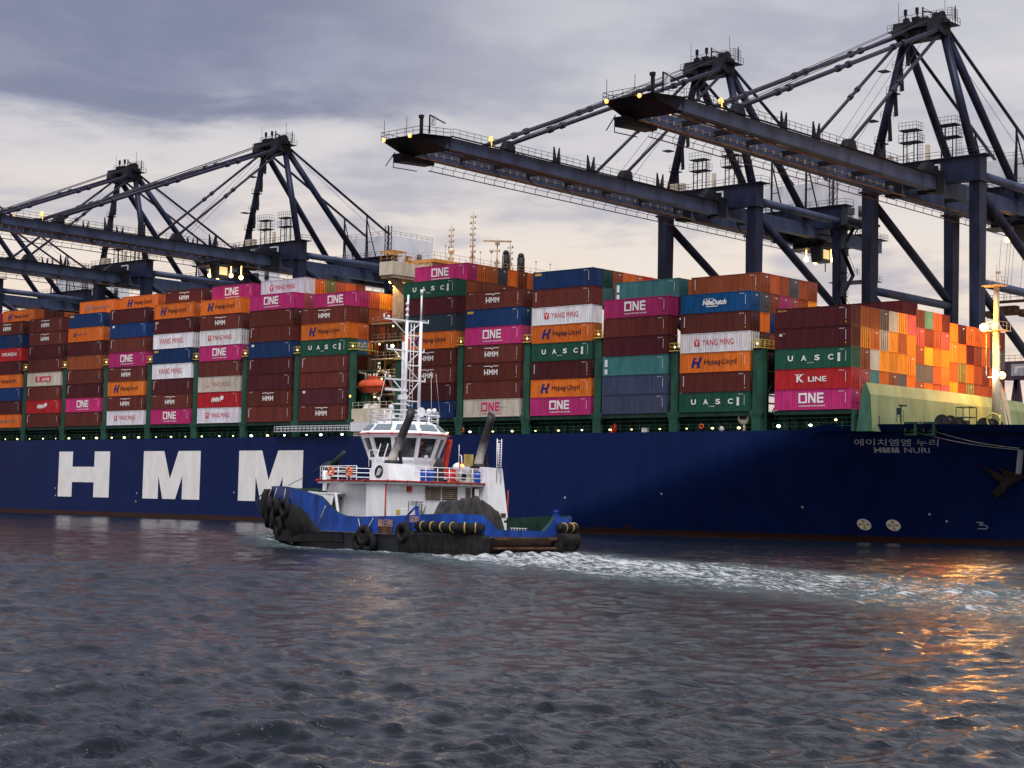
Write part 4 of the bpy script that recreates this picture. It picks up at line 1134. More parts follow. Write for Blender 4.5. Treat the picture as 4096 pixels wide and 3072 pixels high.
# boxes standing behind the first row: (bay, row, tier from the deck, paint, lettering)
BEHIND = '''15 1 9 p plain
14 1 9 o hapag;14 2 9 b plain0;14 3 9 b plain0;14 4 9 o plain0;14 5 9 f plain0
13 1 8 b plain0;12 1 9 o hapagfade;11 1 9 o hapag;10 1 9 b hmm;9 1 9 p one
8 1 9 w ym;8 2 9 o plain0;8 3 9 v plain0;8 4 9 f plain0;8 5 9 o plain0;8 1 8 k plain0;8 6 9 x plain0
7 1 8 p one;7 2 8 f plain0;7 3 8 y plain0;7 4 8 y plain0;7 5 8 o plain0;7 6 8 o plain0
7 1 7 b plain0;7 2 7 x plain0;7 3 7 f plain0;7 4 7 r plain0;7 1 6 o plain0;7 2 6 b plain0;7 3 6 x plain0;7 4 6 b plain0;7 1 5 l plain0;7 2 5 o plain0;7 3 5 b plain0;7 4 5 b plain0;7 1 4 b plain0;7 2 4 c plain0
6 1 9 p one;6 2 9 o plain0;6 3 9 f plain0;6 4 9 a plain0;6 5 9 o plain0;6 6 9 x plain0;6 7 9 o plain0;6 1 8 x plain0;6 2 8 x plain0;6 3 8 x plain0;6 4 8 x plain0;6 5 8 x plain0;6 6 8 x plain0;6 7 8 b plain0
4 0 8 n yellowplate;4 1 8 g plain0;4 2 8 x plain0;4 3 8 o plain0;4 4 8 o plain0;4 5 8 r plain0;4 6 8 f plain0;4 7 8 k plain0;4 8 8 o plain0;4 9 8 y plain0;4 10 8 o plain0;4 1 7 t plain0;4 2 7 b plain0
3 1 7 t whitebars;3 2 7 o plain0;3 1 6 b plain0
2 1 7 x vert;2 2 7 f plain0;2 3 7 x plain0;2 4 7 a plain0;2 5 7 x plain0;2 6 7 x plain0;2 1 6 a plain0;2 2 6 x plain0;2 3 6 p plain0;2 4 6 k plain0;2 5 6 x plain0;2 6 6 y plain0
2 1 5 o plain0;2 2 5 n plain0;2 1 4 b plain0;2 2 4 x plain0;2 1 3 x plain0;2 2 3 n plain0;2 1 2 b plain0;2 1 1 b plain0;2 2 2 b plain0;2 18 7 m plain0;2 17 7 m plain0'''
for t in BEHIND.replace('\n', ';').split(';'):
    bk, row, tier, c, mk = t.split(); bk, row, tier = int(bk), int(row), int(tier)
    nt_ = len(STACK[bk].split()) if bk in STACK else 8
    h = ((TOPZ.get(bk, 40.6)-ZB)/nt_)
    if row == 0: where = f"topmost on {BAYNAME[bk]}"
    else: where = f"tier {tier}, row {row+1} inward, in {BAYNAME[bk]}"
    lb = f"{WORD[c]} container {'' if mk == 'plain0' else MARK[mk].replace('with ', 'with ')} {where}".replace('  ', ' ')
    if len(lb.split()) > 16: lb = f"{WORD[c]} container, {where}"
    container(bk, row, ZB+(tier-1)*h, h, c, mk, lb)
# the wall of boxes facing the bow (first bay), columns counted from the seaward corner
WALL = ['b x x a c y k|x y o c y x y|v x c y y y y|x k t o x a o|p x b b b b b', 'b t f m|k b x k|x y o o|a a x o|x o x k|b b b b', 'o m o o o x b|y o m x o a a|x v o x x o b|y x v x x x o|b b o b b x b']
HW = [(0, 32.25, 2.862), (7, 33.25, 2.6), (11, 32.2, 2.862)]
for (r0, zt, h), s in zip(HW, WALL):
    for ti, line in enumerate(s.split('|')):
        for ci, c in enumerate(line.split()):
            row = r0+ci
            if row == 0: continue
            zb = zt-(ti+1)*h
            lb = f"{WORD[c]} container facing the bow, column {row+1} from the seaward corner, {NTH[ti]} from top"
            container(1, row, zb, h, c, 'plain0', lb, door=(rc.random() < 0.5))
# ------------------------------------------------------------------ quay cranes (local: x along the quay, y away from the water, z up from the rail)
QZ = 4.2
BOOM = {'boom_girder', 'rear_girder', 'trolley_rail', 'boom_hinge', 'boom_walkway', 'boom_horn', 'stay_anchor', 'cross_tie', 'cable_rail', 'girder_bracket', 'boom_tip', 'tip_rail', 'equipment_cabinet', 'floodlight', 'landward_catwalk'}
def make_crane(label):
    t = thing('quay_crane', label, 'crane', (0, 58, QZ), 0, 'ship to shore cranes on the quay')
    def P(b, name, m_, parent=None): 
        if name in BOOM:      # the boom rides two metres above the portal's underside and is drawn in at its tip
            b.v = [(x, y if y > -45 else -45+(y+45)*0.79, z+2.05) for x, y, z in b.v]
        b.v = [(x, y, z-QZ) for x, y, z in b.v]
        return b.build(name, MAT[m_], parent or t)
    G = 29.0; LX = 10.1
    for sx in (-1, 1):
        for y in (0, G):
            b = MB(); x = sx*LX
            b.hexa([(x-0.75, y-0.95, 6), (x+0.75, y-0.95, 6), (x+0.75, y+0.95, 6), (x-0.75, y+0.95, 6)], [(x-0.95, y-1.25, 59.0), (x+0.95, y-1.25, 59.0), (x+0.95, y+1.25, 59.0), (x-0.95, y+1.25, 59.0)])
            b.box(x-1.35, x+1.35, y-1.6, y+1.6, 58.9, 59.25)
            for j in range(3): b.box(x-1.2, x+1.2, y-4+j*3.0, y-2+j*3.0, QZ, 6.0)
            lg = P(b, 'leg', 'crane')
    for y in (0, G):
        b = MB(); b.box(-LX-1.0, LX+1.0, y-1.15, y+1.15, 59.25, 63.2)
        b.box(-LX-2.2, LX+2.2, y-1.5, y+1.5, 63.2, 63.35)
        P(b, 'portal_beam', 'crane')
        b = MB(); b.rail([(-LX-2.1, y-1.4, 63.35), (LX+2.1, y-1.4, 63.35), (LX+2.1, y+1.4, 63.35)], 1.1, 2.0, 0.045); P(b, 'platform_rail', 'cranedark')
        b = MB(); b.box(-LX, LX, y-0.9, y+0.9, 8, 10.2); P(b, 'sill_beam', 'crane')
    b = MB(); 
    for x in (-3.4, 3.6): b.box(x, x+0.25, -1.35, -1.15, 60.2, 62.4); b.box(x-2.6, x+0.25, -1.35, -1.15, 62.2, 62.45)
    P(b, 'pale_pipe', 'house')
    for sx in (-1, 1):
        x = sx*LX
        b = MB(); b.tube((x, 1.0, 42.3), (x, G-0.9, 42.3), 0.75, 12); b.tube((x, 1.0, 60.2), (x, G-0.9, 60.2), 0.74, 12)
        P(b, 'portal_tie', 'girder')
        b = MB(); b.tube((x, 0.8, 57.6), (x, G-0.6, 43.0), 0.78, 12); b.tube((x, 0.8, 41.2), (x, G-0.6, 26.0), 0.78, 12)
        P(b, 'diagonal_brace', 'crane')
    # twin girder boom, out over the ship and back to the landward end
    for sx in (-1, 1):
        b = MB(); x0, x1 = (3.15, 4.75) if sx > 0 else (-4.75, -3.15)
        b.hexa([(x0, -83.0, 55.9), (x1, -83.0, 55.9), (x1, -3.2, 55.5), (x0, -3.2, 55.5)], [(x0, -82.2, 57.7), (x1, -82.2, 57.7), (x1, -3.2, 57.85), (x0, -3.2, 57.85)])
        P(b, 'boom_girder', 'girder')
        b = MB(); b.box(x0, x1, -2.9, 54.0, 55.5, 57.85); P(b, 'rear_girder', 'girder')
        b = MB(); xr = x0-0.35 if sx > 0 else x1+0.05
        b.box(xr, xr+0.3, -82, 53, 55.55, 55.75); P(b, 'trolley_rail', 'walkway')
        b = MB(); b.box(x0-0.15, x1+0.15, -1.1, 1.1, 57.85, 59.25); b.box(x0-0.15, x1+0.15, G-1.1, G+1.1, 57.85, 59.25); b.box(x0-0.1, x1+0.1, -4.2, -1.6, 55.2, 58.9)
        b.hexa([(x0-0.1, -9, 57.85), (x1+0.1, -9, 57.85), (x1+0.1, -4.2, 57.85), (x0-0.1, -4.2, 57.85)], [(x0+0.2, -6.4, 59.9), (x1-0.2, -6.4, 59.9), (x1-0.2, -4.4, 59.9), (x0+0.2, -4.4, 59.9)])
        P(b, 'boom_hinge', 'cranedark')
        b = MB(); xo = x1+0.55 if sx > 0 else x0-0.55
        b.box(min(xo, x1 if sx > 0 else x0), max(xo, x1 if sx > 0 else x0), -82, -4, 57.8, 57.87)
        b.rail([(xo, -82, 57.87), (xo, -4, 57.87)], 1.1, 2.0, 0.04); b.rail([(xo, 1, 57.87), (xo, 53, 57.87)], 1.1, 2.4, 0.04)
        P(b, 'boom_walkway', 'cranedark')
        for y in (-49.3, -39.6, -20.5):
            b = MB()
            for d in (-0.45, 0.45):
                b.hexa([(x0+0.5, y+d-0.35, 57.8), (x1-0.5, y+d-0.35, 57.8), (x1-0.5, y+d+0.35, 57.8), (x0+0.5, y+d+0.35, 57.8)], [(x0+0.7, y+d*1.9-0.06, 60.6), (x1-0.7, y+d*1.9-0.06, 60.6), (x1-0.7, y+d*1.9+0.06, 60.6), (x0+0.7, y+d*1.9+0.06, 60.6)])
            P(b, 'boom_horn', 'cranedark')
        # stay anchorages
        for y, h in ((-64.2, 1.7), (-30.2, 1.7)):
            b = MB(); b.hexa([(x0, y-1.9, 57.8), (x1, y-1.9, 57.8), (x1, y+1.2, 57.8), (x0, y+1.2, 57.8)], [(x0+0.2, y-0.8, 57.8+h), (x1-0.2, y-0.8, 57.8+h), (x1-0.2, y+0.9, 57.8+h), (x0+0.2, y+0.9, 57.8+h)]); P(b, 'stay_anchor', 'cranedark')
    b = MB()
    for k in range(8): y = -79+k*10.3; b.box(-3.2, 3.2, y-0.3, y+0.3, 56.6, 57.3)
    for k in range(6): y = 4+k*9.5; b.box(-3.2, 3.2, y-0.3, y+0.3, 56.6, 57.3)
    P(b, 'cross_tie', 'cranedark')
    b = MB(); b.rail([(-5.3, -74, 54.5), (-5.3, 50, 54.5)], 0.9, 3.1, 0.05, 1); b.tube((-5.3, -75, 54.5), (-5.3, 50, 54.5), 0.09, 5)
    for k in range(41): b.bar((-5.3, -74+k*3.1, 55.3), (-4.7, -74+k*3.1, 55.7), 0.07)
    P(b, 'cable_rail', 'walkway')
    b = MB()
    b.box(-3.13, -3.09, -78, -4, 56.62, 56.70)
    for k in range(34): b.box(-3.14, -3.1, -78+k*2.2, -77.6+k*2.2, 56.35, 57.0)
    P(b, 'girder_bracket', 'greylogo')
    # boom tip platform
    b = MB()
    b.hexa([(-4.4, -87.0, 57.0), (3.2, -87.0, 57.0), (4.7, -82.0, 55.7), (-4.7, -82.0, 55.7)], [(-5.2, -88.6, 57.6), (3.7, -88.6, 57.6), (5.2, -82.0, 57.75), (-5.4, -82.0, 57.75)])
    b.hexa([(-5.4, -84.5, 54.6), (-3.2, -84.5, 54.6), (-3.2, -76, 55.0), (-5.4, -76, 55.0)], [(-5.4, -85, 55.9), (-3.2, -85, 55.9), (-3.2, -76, 55.6), (-5.4, -76, 55.6)])
    b.bar((-6, -86, 54.0), (-6, -83.5, 56.5), 0.12); b.bar((-5.5, -84.5, 53.9), (-5.5, -84.5, 55.6), 0.1); b.bar((-5.5, -84.5, 53.9), (-5.5, -78, 54.1), 0.12)
    TIP = P(b, 'boom_tip', 'cranedark')
    b = MB(); b.rail([(-5.3, -82.3, 57.75), (-5.1, -88.5, 57.65), (3.6, -88.5, 57.65), (5.1, -82.3, 57.75)], 1.1, 1.6, 0.045)
    b.tube((-4.6, -88.3, 57.6), (-4.6, -88.3, 60.6), 0.05, 5); b.tube((0.3, -88.3, 57.6), (0.3, -88.3, 60.6), 0.05, 5)
    b.bar((4.6, -87.5, 57.6), (4.6, -87.5, 60.4), 0.2); b.bar((4.6, -87.5, 60.4), (5.6, -84.5, 59.4), 0.16); b.box(2.6, 3.3, -88, -87.4, 60.1, 60.6); b.bar((3.0, -87.7, 57.6), (3.0, -87.7, 60.2), 0.45)
    P(b, 'tip_rail', 'cranedark')
    b = MB(); b.box(4.2, 5.0, -86.6, -86.2, 59.0, 60.5); P(b, 'equipment_cabinet', 'house')
    for p in ((-4.3, -88.75, 57.45), (1.4, -88.75, 57.45)):
        b = MB(); b.ball(p, 0.32, 8, 6); P(b, 'floodlight', 'lampwarm')
    for p in ((4.0, -69.5, 59.2), (-3.8, -71.5, 59.0)):
        b = MB(); b.ball(p, 0.44, 8, 6); b.bar((p[0], p[1]+0.3, 57.8), (p[0], p[1]+0.3, p[2]), 0.12); P(b, 'floodlight', 'lampwarm')
    # A-frame
    for sx in (-1, 1):
        b = MB(); b.tube((sx*9.4, 0, 63.2), (sx*3.7, 0, 84.9), 0.78, 12, 0.66); P(b, 'mast_leg', 'crane')
        b = MB(); b.tube((sx*3.7, 0.9, 84.9), (sx*5.4, 24.5, 60.5), 0.72, 12); P(b, 'back_leg', 'crane')
        b = MB(); b.tube((sx*4.0, 0.6, 85.9), (sx*4.0, 37.5, 68.0), 0.30, 8); b.tube((sx*4.0, 37.5, 68.0), (sx*4.0, 51, 59.9), 0.26, 8); P(b, 'backstay', 'crane')
        b = MB(); y = 26.3
        b.bar((sx*4.0, y, 61), (sx*4.0, y, 73.3), 0.3); b.bar((sx*4.0-1.6, y+2.2, 62), (sx*4.0, y, 72.6), 0.22); b.bar((sx*4.0+1.6, y+2.2, 62), (sx*4.0, y, 72.6), 0.22); b.bar((sx*4.0-0.9, y+1, 67), (sx*4.0+0.9, y+1, 67), 0.15)
        P(b, 'stay_post', 'cranedark')
        b = MB(); a, e = Vector((sx*3.9, -0.9, 85.6)), Vector((sx*4.0, -60.2, 61.1))
        b.tube(a, e, 0.36, 8)
        for f in (0.22, 0.27, 0.5, 0.55, 0.78, 0.83): p = a.lerp(e, f); d = (e-a).normalized(); b.tube(p-d*0.45, p+d*0.45, 0.56, 8)
        P(b, 'forestay', 'stay')
        b = MB(); a, e = Vector((sx*3.7, -0.9, 85.0)), Vector((sx*4.0, -30.2, 61.1))
        b.tube(a, e, 0.29, 8)
        for f in (0.48, 0.55): p = a.lerp(e, f); d = (e-a).normalized(); b.tube(p-d*0.4, p+d*0.4, 0.46, 8)
        P(b, 'inner_forestay', 'stay')
    b = MB()
    for x in (-2.2, -1.2, 1.0, 2.0): b.tube((x, -1, 87.4), (x*1.3, -61.5, 60.3), 0.055, 4); 
    for x in (-2.0, 0, 2.0): b.tube((x, -1, 86.0), (x, -27, 60.2), 0.045, 4)
    b.tube((1.5, 1, 87), (2.5, 33, 69), 0.045, 4)
    P(b, 'hoist_rope', 'steel')
    b = MB(); b.hexa([(-4.4, -1.3, 84.3), (4.4, -1.3, 84.3), (4.4, 1.3, 84.3), (-4.4, 1.3, 84.3)], [(-4.3, -1.1, 87.4), (4.3, -1.1, 87.4), (4.3, 1.1, 87.4), (-4.3, 1.1, 87.4)])
    b.hexa([(-4.4, -3.2, 84.9), (-2.2, -3.2, 84.9), (-2.2, 0, 84.2), (-4.4, 0, 84.2)], [(-4.3, -2.8, 87.2), (-2.3, -2.8, 87.2), (-2.3, 0, 87.9), (-4.3, 0, 87.9)])
    b.hexa([(2.2, -3.2, 84.9), (4.4, -3.2, 84.9), (4.4, 0, 84.2), (2.2, 0, 84.2)], [(2.4, -2.6, 87.2), (4.2, -2.6, 87.2), (4.2, 0, 87.9), (2.4, 0, 87.9)])
    for x, r_ in ((-3.2, 0.95), (2.3, 1.05), (3.5, 1.05)): b.tube((x-0.25, -0.2, 87.7), (x+0.25, -0.2, 87.7), r_, 14)
    b.tube((0.2, -0.3, 87.6), (0.9, -0.3, 87.6), 0.7, 12); b.box(-1.8, -0.6, -0.9, 0.6, 87.3, 88.4)
    HEAD = P(b, 'mast_head', 'cranedark')
    b = MB(); b.box(-6.0, 5.8, -1.8, 1.8, 86.2, 86.3)
    b.rail([(-6, -1.8, 86.3), (-4.5, -1.8, 86.3)], 1.1, 0.8, 0.04); b.rail([(4.5, -1.8, 86.3), (5.8, -1.8, 86.3), (5.8, 1.8, 86.3)], 1.1, 0.8, 0.04); b.rail([(-4, -1.2, 87.6), (4.2, -1.2, 87.6)], 1.1, 1.2, 0.04)
    b.rail([(5.0, -1.2, 87.0), (5.7, -1.2, 87.0), (5.7, 1.0, 87.0)], 1.8, 0.6, 0.04, 4)
    for x in (-3.7, -1.5): b.bar((x, 0.3, 87.4), (x, 0.3, 89.6), 0.2); b.box(x-0.25, x+0.2, 0.1, 0.5, 89.3, 90.3)
    b.bar((-0.6, 0.6, 87.4), (-0.6, 0.6, 90.3), 0.2); b.bar((-0.6, 0.6, 89.6), (1.4, 0.2, 88.9), 0.22); b.tube((-0.6, 0.6, 90.2), (1.3, 0.2, 89.0), 0.04, 4)
    b.tube((-4.9, 0, 86.3), (-4.9, 0, 91.6), 0.045, 5); b.tube((3.9, 0, 87), (3.9, 0, 91.6), 0.045, 5); b.tube((5.6, 0.4, 86.3), (5.6, 0.4, 89.4), 0.1, 5)
    P(b, 'mast_platform', 'cranedark')
    # zigzag stairs up the seaward leg, cable towers on the portal
    b = MB(); n = 5
    legx = lambda z: -9.4+(z-63.2)/(84.9-63.2)*5.7
    for k in range(n):
        z0 = 63.4+k*4.2; x0 = legx(z0)
        b.box(x0-2.2 if k % 2 else x0+0.6, x0-0.6 if k % 2 else x0+2.4, -1.2, 0.6, z0+3.9, z0+4.05)
        b.rail([(x0+0.7, -1.2, z0+4.05), (x0+2.3, -1.2, z0+4.05), (x0+2.3, 0.5, z0+4.05)], 1.1, 0.8, 0.035)
        x1_ = legx(z0+4); b.bar((x0+2.2, -0.4, z0), (x1_+0.9, -0.4, z0+4.0), 0.7, 0.14); b.bar((x0+2.2, -0.75, z0+1.0), (x1_+0.9, -0.75, z0+5.0), 0.06); b.bar((x0+2.2, -0.05, z0+1.0), (x1_+0.9, -0.05, z0+5.0), 0.06)
    P(b, 'stair', 'cranedark')
    for cx in (-2.4, 4.8):
        b = MB()
        for dx in (-1.0, 1.0):
            for dy in (-0.6, 0.6): b.bar((cx+dx, dy, 63.3), (cx+dx, dy, 69.0), 0.14)
        for z in (64.8, 66.2): b.bar((cx-1, -0.6, z), (cx+1, -0.6, z+0.4), 0.08)
        for z, ex in ((66.9, 0.3), (69.0, 0.0)):
            b.box(cx-1.7, cx+1.7+ex, -1.1, 1.1, z, z+0.14); b.rail([(cx-1.7, -1.1, z+0.14), (cx+1.7+ex, -1.1, z+0.14), (cx+1.7+ex, 1.1, z+0.14)], 1.2, 0.75, 0.035)
        b.rail([(cx+1.9, -0.5, 63.4), (cx+2.6, -0.5, 63.4)], 5.0, 0.35, 0.03, 9)
        P(b, 'cable_tower', 'cranedark')
    b = MB(); b.box(-8.6, -7.0, -1.0, 0.6, 63.4, 65.0); b.box(-6.4, -5.7, -0.8, 0.2, 63.4, 65.0); b.box(0.6, 1.2, -0.4, 0.2, 63.4, 66.2)
    P(b, 'electrical_cabinet', 'cream')
    # machinery house
    b = MB(); b.box(-8.9, 7.2, 31.0, 46.0, 62.2, 69.0); MH = P(b, 'machinery_house', 'house')
    b = MB(); b.rail([(-8.8, 46, 69), (-8.8, 31.1, 69), (7.1, 31.1, 69), (7.1, 45.9, 69)], 1.1, 1.9, 0.04); P(b, 'roof_rail', 'steel', MH)
    b = MB(); b.box(7.2, 7.9, 36.5, 38.0, 63.0, 64.4); b.tube((7.5, 41, 63.2), (7.5, 41, 65.2), 0.6, 10); b.box(7.2, 7.23, 33, 34, 62.4, 64.5)
    P(b, 'house_fan', 'steel', MH)
    b = MB(); b.box(-9.4, 8.4, 30.2, 47, 61.7, 62.2)
    for x in (-7, -3, 3, 6.5):
        for y in (32, 45): b.bar((x, y, 57.8), (x, y, 61.8), 0.45)
    b.bar((-7, 31, 58), (6.5, 31, 61.6), 0.25); b.bar((6.5, 31, 58), (-7, 31, 61.6), 0.25)
    for x in (7.5, 8.5):
        for y in (29.2, 30.4): b.bar((x, y, 59), (x, y, 71), 0.15)
    for k in range(9): z = 59+k*1.33; b.bar((7.5, 29.2, z), (8.5, 29.2, z+1.33), 0.08); b.bar((8.5, 29.2, z), (8.5, 30.4, z+1.33), 0.08); b.bar((7.5, 29.2, z), (8.5, 29.2, z), 0.08)
    P(b, 'house_support', 'cranedark')
    b = MB(); b.box(10.9, 13.2, G-2.5, G+2.2, 59.0, 59.2)
    for k in range(7):
        z0 = 59-k*4.6; y0, y1 = (G-2.2, G+1.8) if k % 2 else (G+1.8, G-2.2)
        b.box(11.0, 13.0, min(y0, y1)-0.6, min(y0, y1)+0.6, z0-4.6, z0-4.48); b.bar((12, y0, z0), (12, y1, z0-4.6), 0.8, 0.16)
        b.bar((11.6, y0, z0+1), (11.6, y1, z0-3.6), 0.06); b.bar((12.4, y0, z0+1), (12.4, y1, z0-3.6), 0.06); b.bar((12.9, y1, z0-4.6), (12.9, y1, z0-3.4), 0.06)
        b.rail([(13, y1-0.6, z0-4.5), (13, y1+0.6, z0-4.5)], 1.1, 0.6, 0.035)
    P(b, 'leg_stair', 'cranedark')
    # hanging catwalk at the landward end
    b = MB()
    for y in (47, 50, 53):
        for x in (-4.4, 4.4): b.bar((x, y, 55.5), (x, y, 49.5 if y > 48 else 51.5), 0.16)
    b.box(-4.8, 4.8, 49, 54, 49.4, 49.55); b.rail([(4.8, 49, 49.5), (4.8, 54, 49.5)], 1.1, 1, 0.04); b.box(-5, 5, 45, 56, 58.2, 58.35); b.rail([(5, 45, 58.3), (5, 56, 58.3), (-5, 56, 58.3)], 1.1, 1.5, 0.04)
    for y in (46, 49.5, 53): b.bar((3.0, y, 58.3), (3.0, y+2.0, 60.6), 0.18)
    P(b, 'landward_catwalk', 'cranedark')
    return t
def make_trolley(t, y, spread=None):
    """trolley with the driver's cab, hanging under the girders"""
    b = MB(); b.box(-3.6, 3.6, -3.5, 3.5, 54.7, 55.4); b.box(-3.0, 3.0, -2.8, 2.8, 54.2, 54.7)
    for x in (-2, 2):
        b.tube((x-0.3, 0, 55.9), (x+0.3, 0, 55.9), 0.6, 10)
    b.v = [(x, yy+y, z-QZ+2.05) for x, yy, z in b.v]; tr = b.build('trolley', MAT['cranedark'], t)
    b = MB(); b.hexa([(2.2, -5.6, 51.2), (4.6, -5.6, 51.2), (4.6, -2.4, 51.2), (2.2, -2.4, 51.2)], [(2.2, -6.2, 53.9), (4.6, -6.2, 53.9), (4.6, -2.4, 53.9), (2.2, -2.4, 53.9)])
    b.box(-3.5, 5.2, -6.6, -2.2, 53.9, 54.1); b.rail([(-3.5, -6.6, 54.1), (5.2, -6.6, 54.1), (5.2, -2.2, 54.1)], 1.1, 1.1, 0.04); 
    b.v = [(x, yy+y, z-QZ+2.05) for x, yy, z in b.v]; cb = b.build('driver_cab', MAT['steel'], t)
    b = MB(); b.box(4.62, 4.66, -5.2, -3.0, 51.8, 53.6); b.v = [(x, yy+y, z-QZ+2.05) for x, yy, z in b.v]; b.build('cab_window', MAT['litcab'], cb)
    for p in ((0.2, -4.4, 52.0), (1.6, -3.2, 51.6), (4.0, -1.4, 52.0), (5.6, 0.2, 51.6)):
        b = MB(); b.ball(p, 0.48, 8, 6); b.bar(p, (p[0], p[1], 54.2), 0.1); b.v = [(x, yy+y, z-QZ+2.05) for x, yy, z in b.v]; b.build('work_light', MAT['lampstrong'], tr)
    if spread:
        sx, sy, sz = spread
        b = MB(); b.box(-6.1+sx, 6.1+sx, sy-1.2, sy+1.2, sz, sz+0.8); b.box(-2+sx, 2+sx, sy-0.9, sy+0.9, sz+0.8, sz+1.6)
        for x in (-5.9, -3.1, 3.1, 5.9): b.box(sx+x-0.3, sx+x+0.3, sy-1.3, sy+1.3, sz-0.5, sz+0.8)
        b.v = [(x, yy, z-QZ) for x, yy, z in b.v]; b.build('spreader', MAT['rustybeam'], t)
        b = MB(); b.box(-6.5+sx, 6.1+sx, sy-1.0, sy+1.0, sz+2.3, sz+2.6); b.rail([(sx-6, sy-1, sz+2.6), (sx+6, sy-1, sz+2.6)], 1.1, 1.2, 0.04); b.v = [(x, yy, z-QZ) for x, yy, z in b.v]; b.build('head_block', MAT['rustybeam'], t)
        b = MB()
        for x in (-2.2, -0.9, -0.3, 0.4, 2.3): b.tube((x, sy, 54.5), (x+sx*0.9, sy, sz+2.6), 0.035, 4)
        b.v = [(x, yy, z-QZ) for x, yy, z in b.v]; b.build('hoist_rope', MAT['steel'], t)

def copy_tree(o, parent=None):
    c = o.copy(); COL.objects.link(c)
    if parent: c.parent = parent; c.matrix_parent_inverse = o.matrix_parent_inverse
    for ch in list(o.children): copy_tree(ch, c)
    return c
crane0 = make_crane('dark blue quay crane nearest the bow, its mast the tallest at the right')
cranes = [crane0]
for lb in ('dark blue quay crane whose boom tip hangs in open sky at the centre', 'dark blue quay crane just left of the bridge masts, boom running off the left edge',
           'dark blue quay crane with the leftmost visible mast head, boom running off the left edge', 'dark blue quay crane at the far left, only its landward half in view'):
    c = copy_tree(crane0); c['label'] = lb; cranes.append(c)
XC = [-9.3, -53.3, -178.3, -236.4, -305.0]
for c, x in zip(cranes, XC): c.location = (x, 58, QZ)
make_trolley(cranes[0], 35.0, (-1.0, 33.0, 40.6))
make_trolley(cranes[1], 37.0)
make_trolley(cranes[2], -13.5)
make_trolley(cranes[3], 33)

# yard crane glimpsed past the bow
yc = thing('yard_crane', 'purple grey yard crane girder with a pale sign, behind the foremast at the right edge', 'crane', (-10, 125, QZ))
b = MB(); b.box(-17.6, 25, -1.3, 1.3, 31.5-QZ, 35.2-QZ); b.build('main_girder', MAT['purple'], yc)
b = MB()
for x in (-15.0, 18):
    b.bar((x, 0, 31.5-QZ), (x-4.0, 0, 0), 0.9); b.bar((x, 0, 31.5-QZ), (x+4.0, 0, 0), 0.9)
b.build('leg', MAT['purple'], yc)
b = MB(); b.rail([(-17.4, -1.2, 35.2-QZ), (25, -1.2, 35.2-QZ)], 1.2, 1.3, 0.045); b.build('girder_rail', MAT['steel'], yc)
b = MB(); b.box(-15.6, -11.2, -1.36, -1.31, 32.2-QZ, 34.6-QZ); sg = b.build('sign', MAT['greyletter'], yc)
b = MB(); b.prism([(-14.9, 32.7-QZ), (-14.4, 32.7-QZ), (-14.2, 33.7-QZ), (-12.4, 33.9-QZ), (-12.4, 34.2-QZ), (-14.8, 34.1-QZ)], -1.39, -1.362); b.build('sign_mark', MAT['whiteclean'], sg)
# ------------------------------------------------------------------ tugboat (local: x forward, y port, z up from the waterline)
TUGO = thing('tugboat', 'blue and white harbour tug with two sooty funnels under way in front of the ship', 'tugboat', TUG, TUGA)
def tug(mb, name, m_, parent=None, label=None): return mb.build(name, MAT[m_] if isinstance(m_, str) else m_, parent or TUGO, None, label)
# outline: (top x,y, deck x,y, waterline x,y, bulwark top z) from the stem along the port side to the middle of the stern
OUT = [(16.1, 0, 15.2, 0, 12.6, 0, 5.15), (15.7, 1.2, 14.8, 1.0, 12.3, 0.6, 5.15), (14.5, 2.6, 13.6, 2.3, 11.5, 1.6, 5.18), (12.6, 4.0, 11.9, 3.7, 10.2, 2.8, 5.22), (10.1, 5.2, 9.7, 4.9, 8.4, 4.1, 5.25),
       (7.6, 6.05, 7.3, 5.85, 6.4, 5.2, 5.22), (5.6, 6.55, 5.4, 6.45, 4.8, 6.0, 5.1), (4.2, 6.6, 4.1, 6.5, 3.7, 6.2, 4.87), (2.6, 6.6, 2.6, 6.55, 2.4, 6.3, 4.64), (1.3, 6.6, 1.3, 6.6, 1.2, 6.4, 4.44),
       (0.6, 6.6, 0.6, 6.6, 0.6, 6.4, 4.05), (0.0, 6.6, 0.0, 6.6, 0.0, 6.4, 3.66), (-0.6, 6.6, -0.6, 6.6, -0.6, 6.4, 3.32), (-1.3, 6.6, -1.3, 6.6, -1.3, 6.4, 3.02), (-2.3, 6.6, -2.3, 6.6, -2.3, 6.4, 2.82), (-4, 6.6, -4, 6.6, -4, 6.4, 2.78), (-9, 6.6, -9, 6.6, -9, 6.4, 2.94),
       (-12.3, 6.55, -12.3, 6.55, -12, 6.3, 3.12), (-14.5, 6.45, -14.5, 6.45, -14, 6.1, 3.22), (-16.2, 6.0, -16.2, 6.0, -15.6, 5.5, 3.25), (-17.3, 5.3, -17.3, 5.3, -16.6, 4.8, 3.22), (-17.75, 4.75, -17.75, 4.75, -17.0, 4.2, 3.18), (-18.0, 4.2, -18.0, 4.2, -17.2, 3.8, 2.62), (-18.1, 3.5, -18.1, 3.5, -17.3, 3.2, 2.06), (-18.2, 1.4, -18.2, 1.4, -17.4, 1.2, 2.03)]
STB = [(-18.2, -1.4, -18.2, -1.4, -17.4, -1.2, 2.0), (-18.15, -2.0, -18.15, -2.0, -17.4, -1.9, 2.5), (-18.1, -2.7, -18.1, -2.7, -17.3, -2.6, 3.15), (-17.9, -4.4, -17.9, -4.4, -17.1, -4.0, 3.15), (-17.3, -5.3, -17.3, -5.3, -16.6, -4.8, 3.15)]
mir = [(a, -b, c, -d, e, -f, g) for a, b, c, d, e, f, g in OUT[1:20]][::-1]
RING = OUT+STB+mir
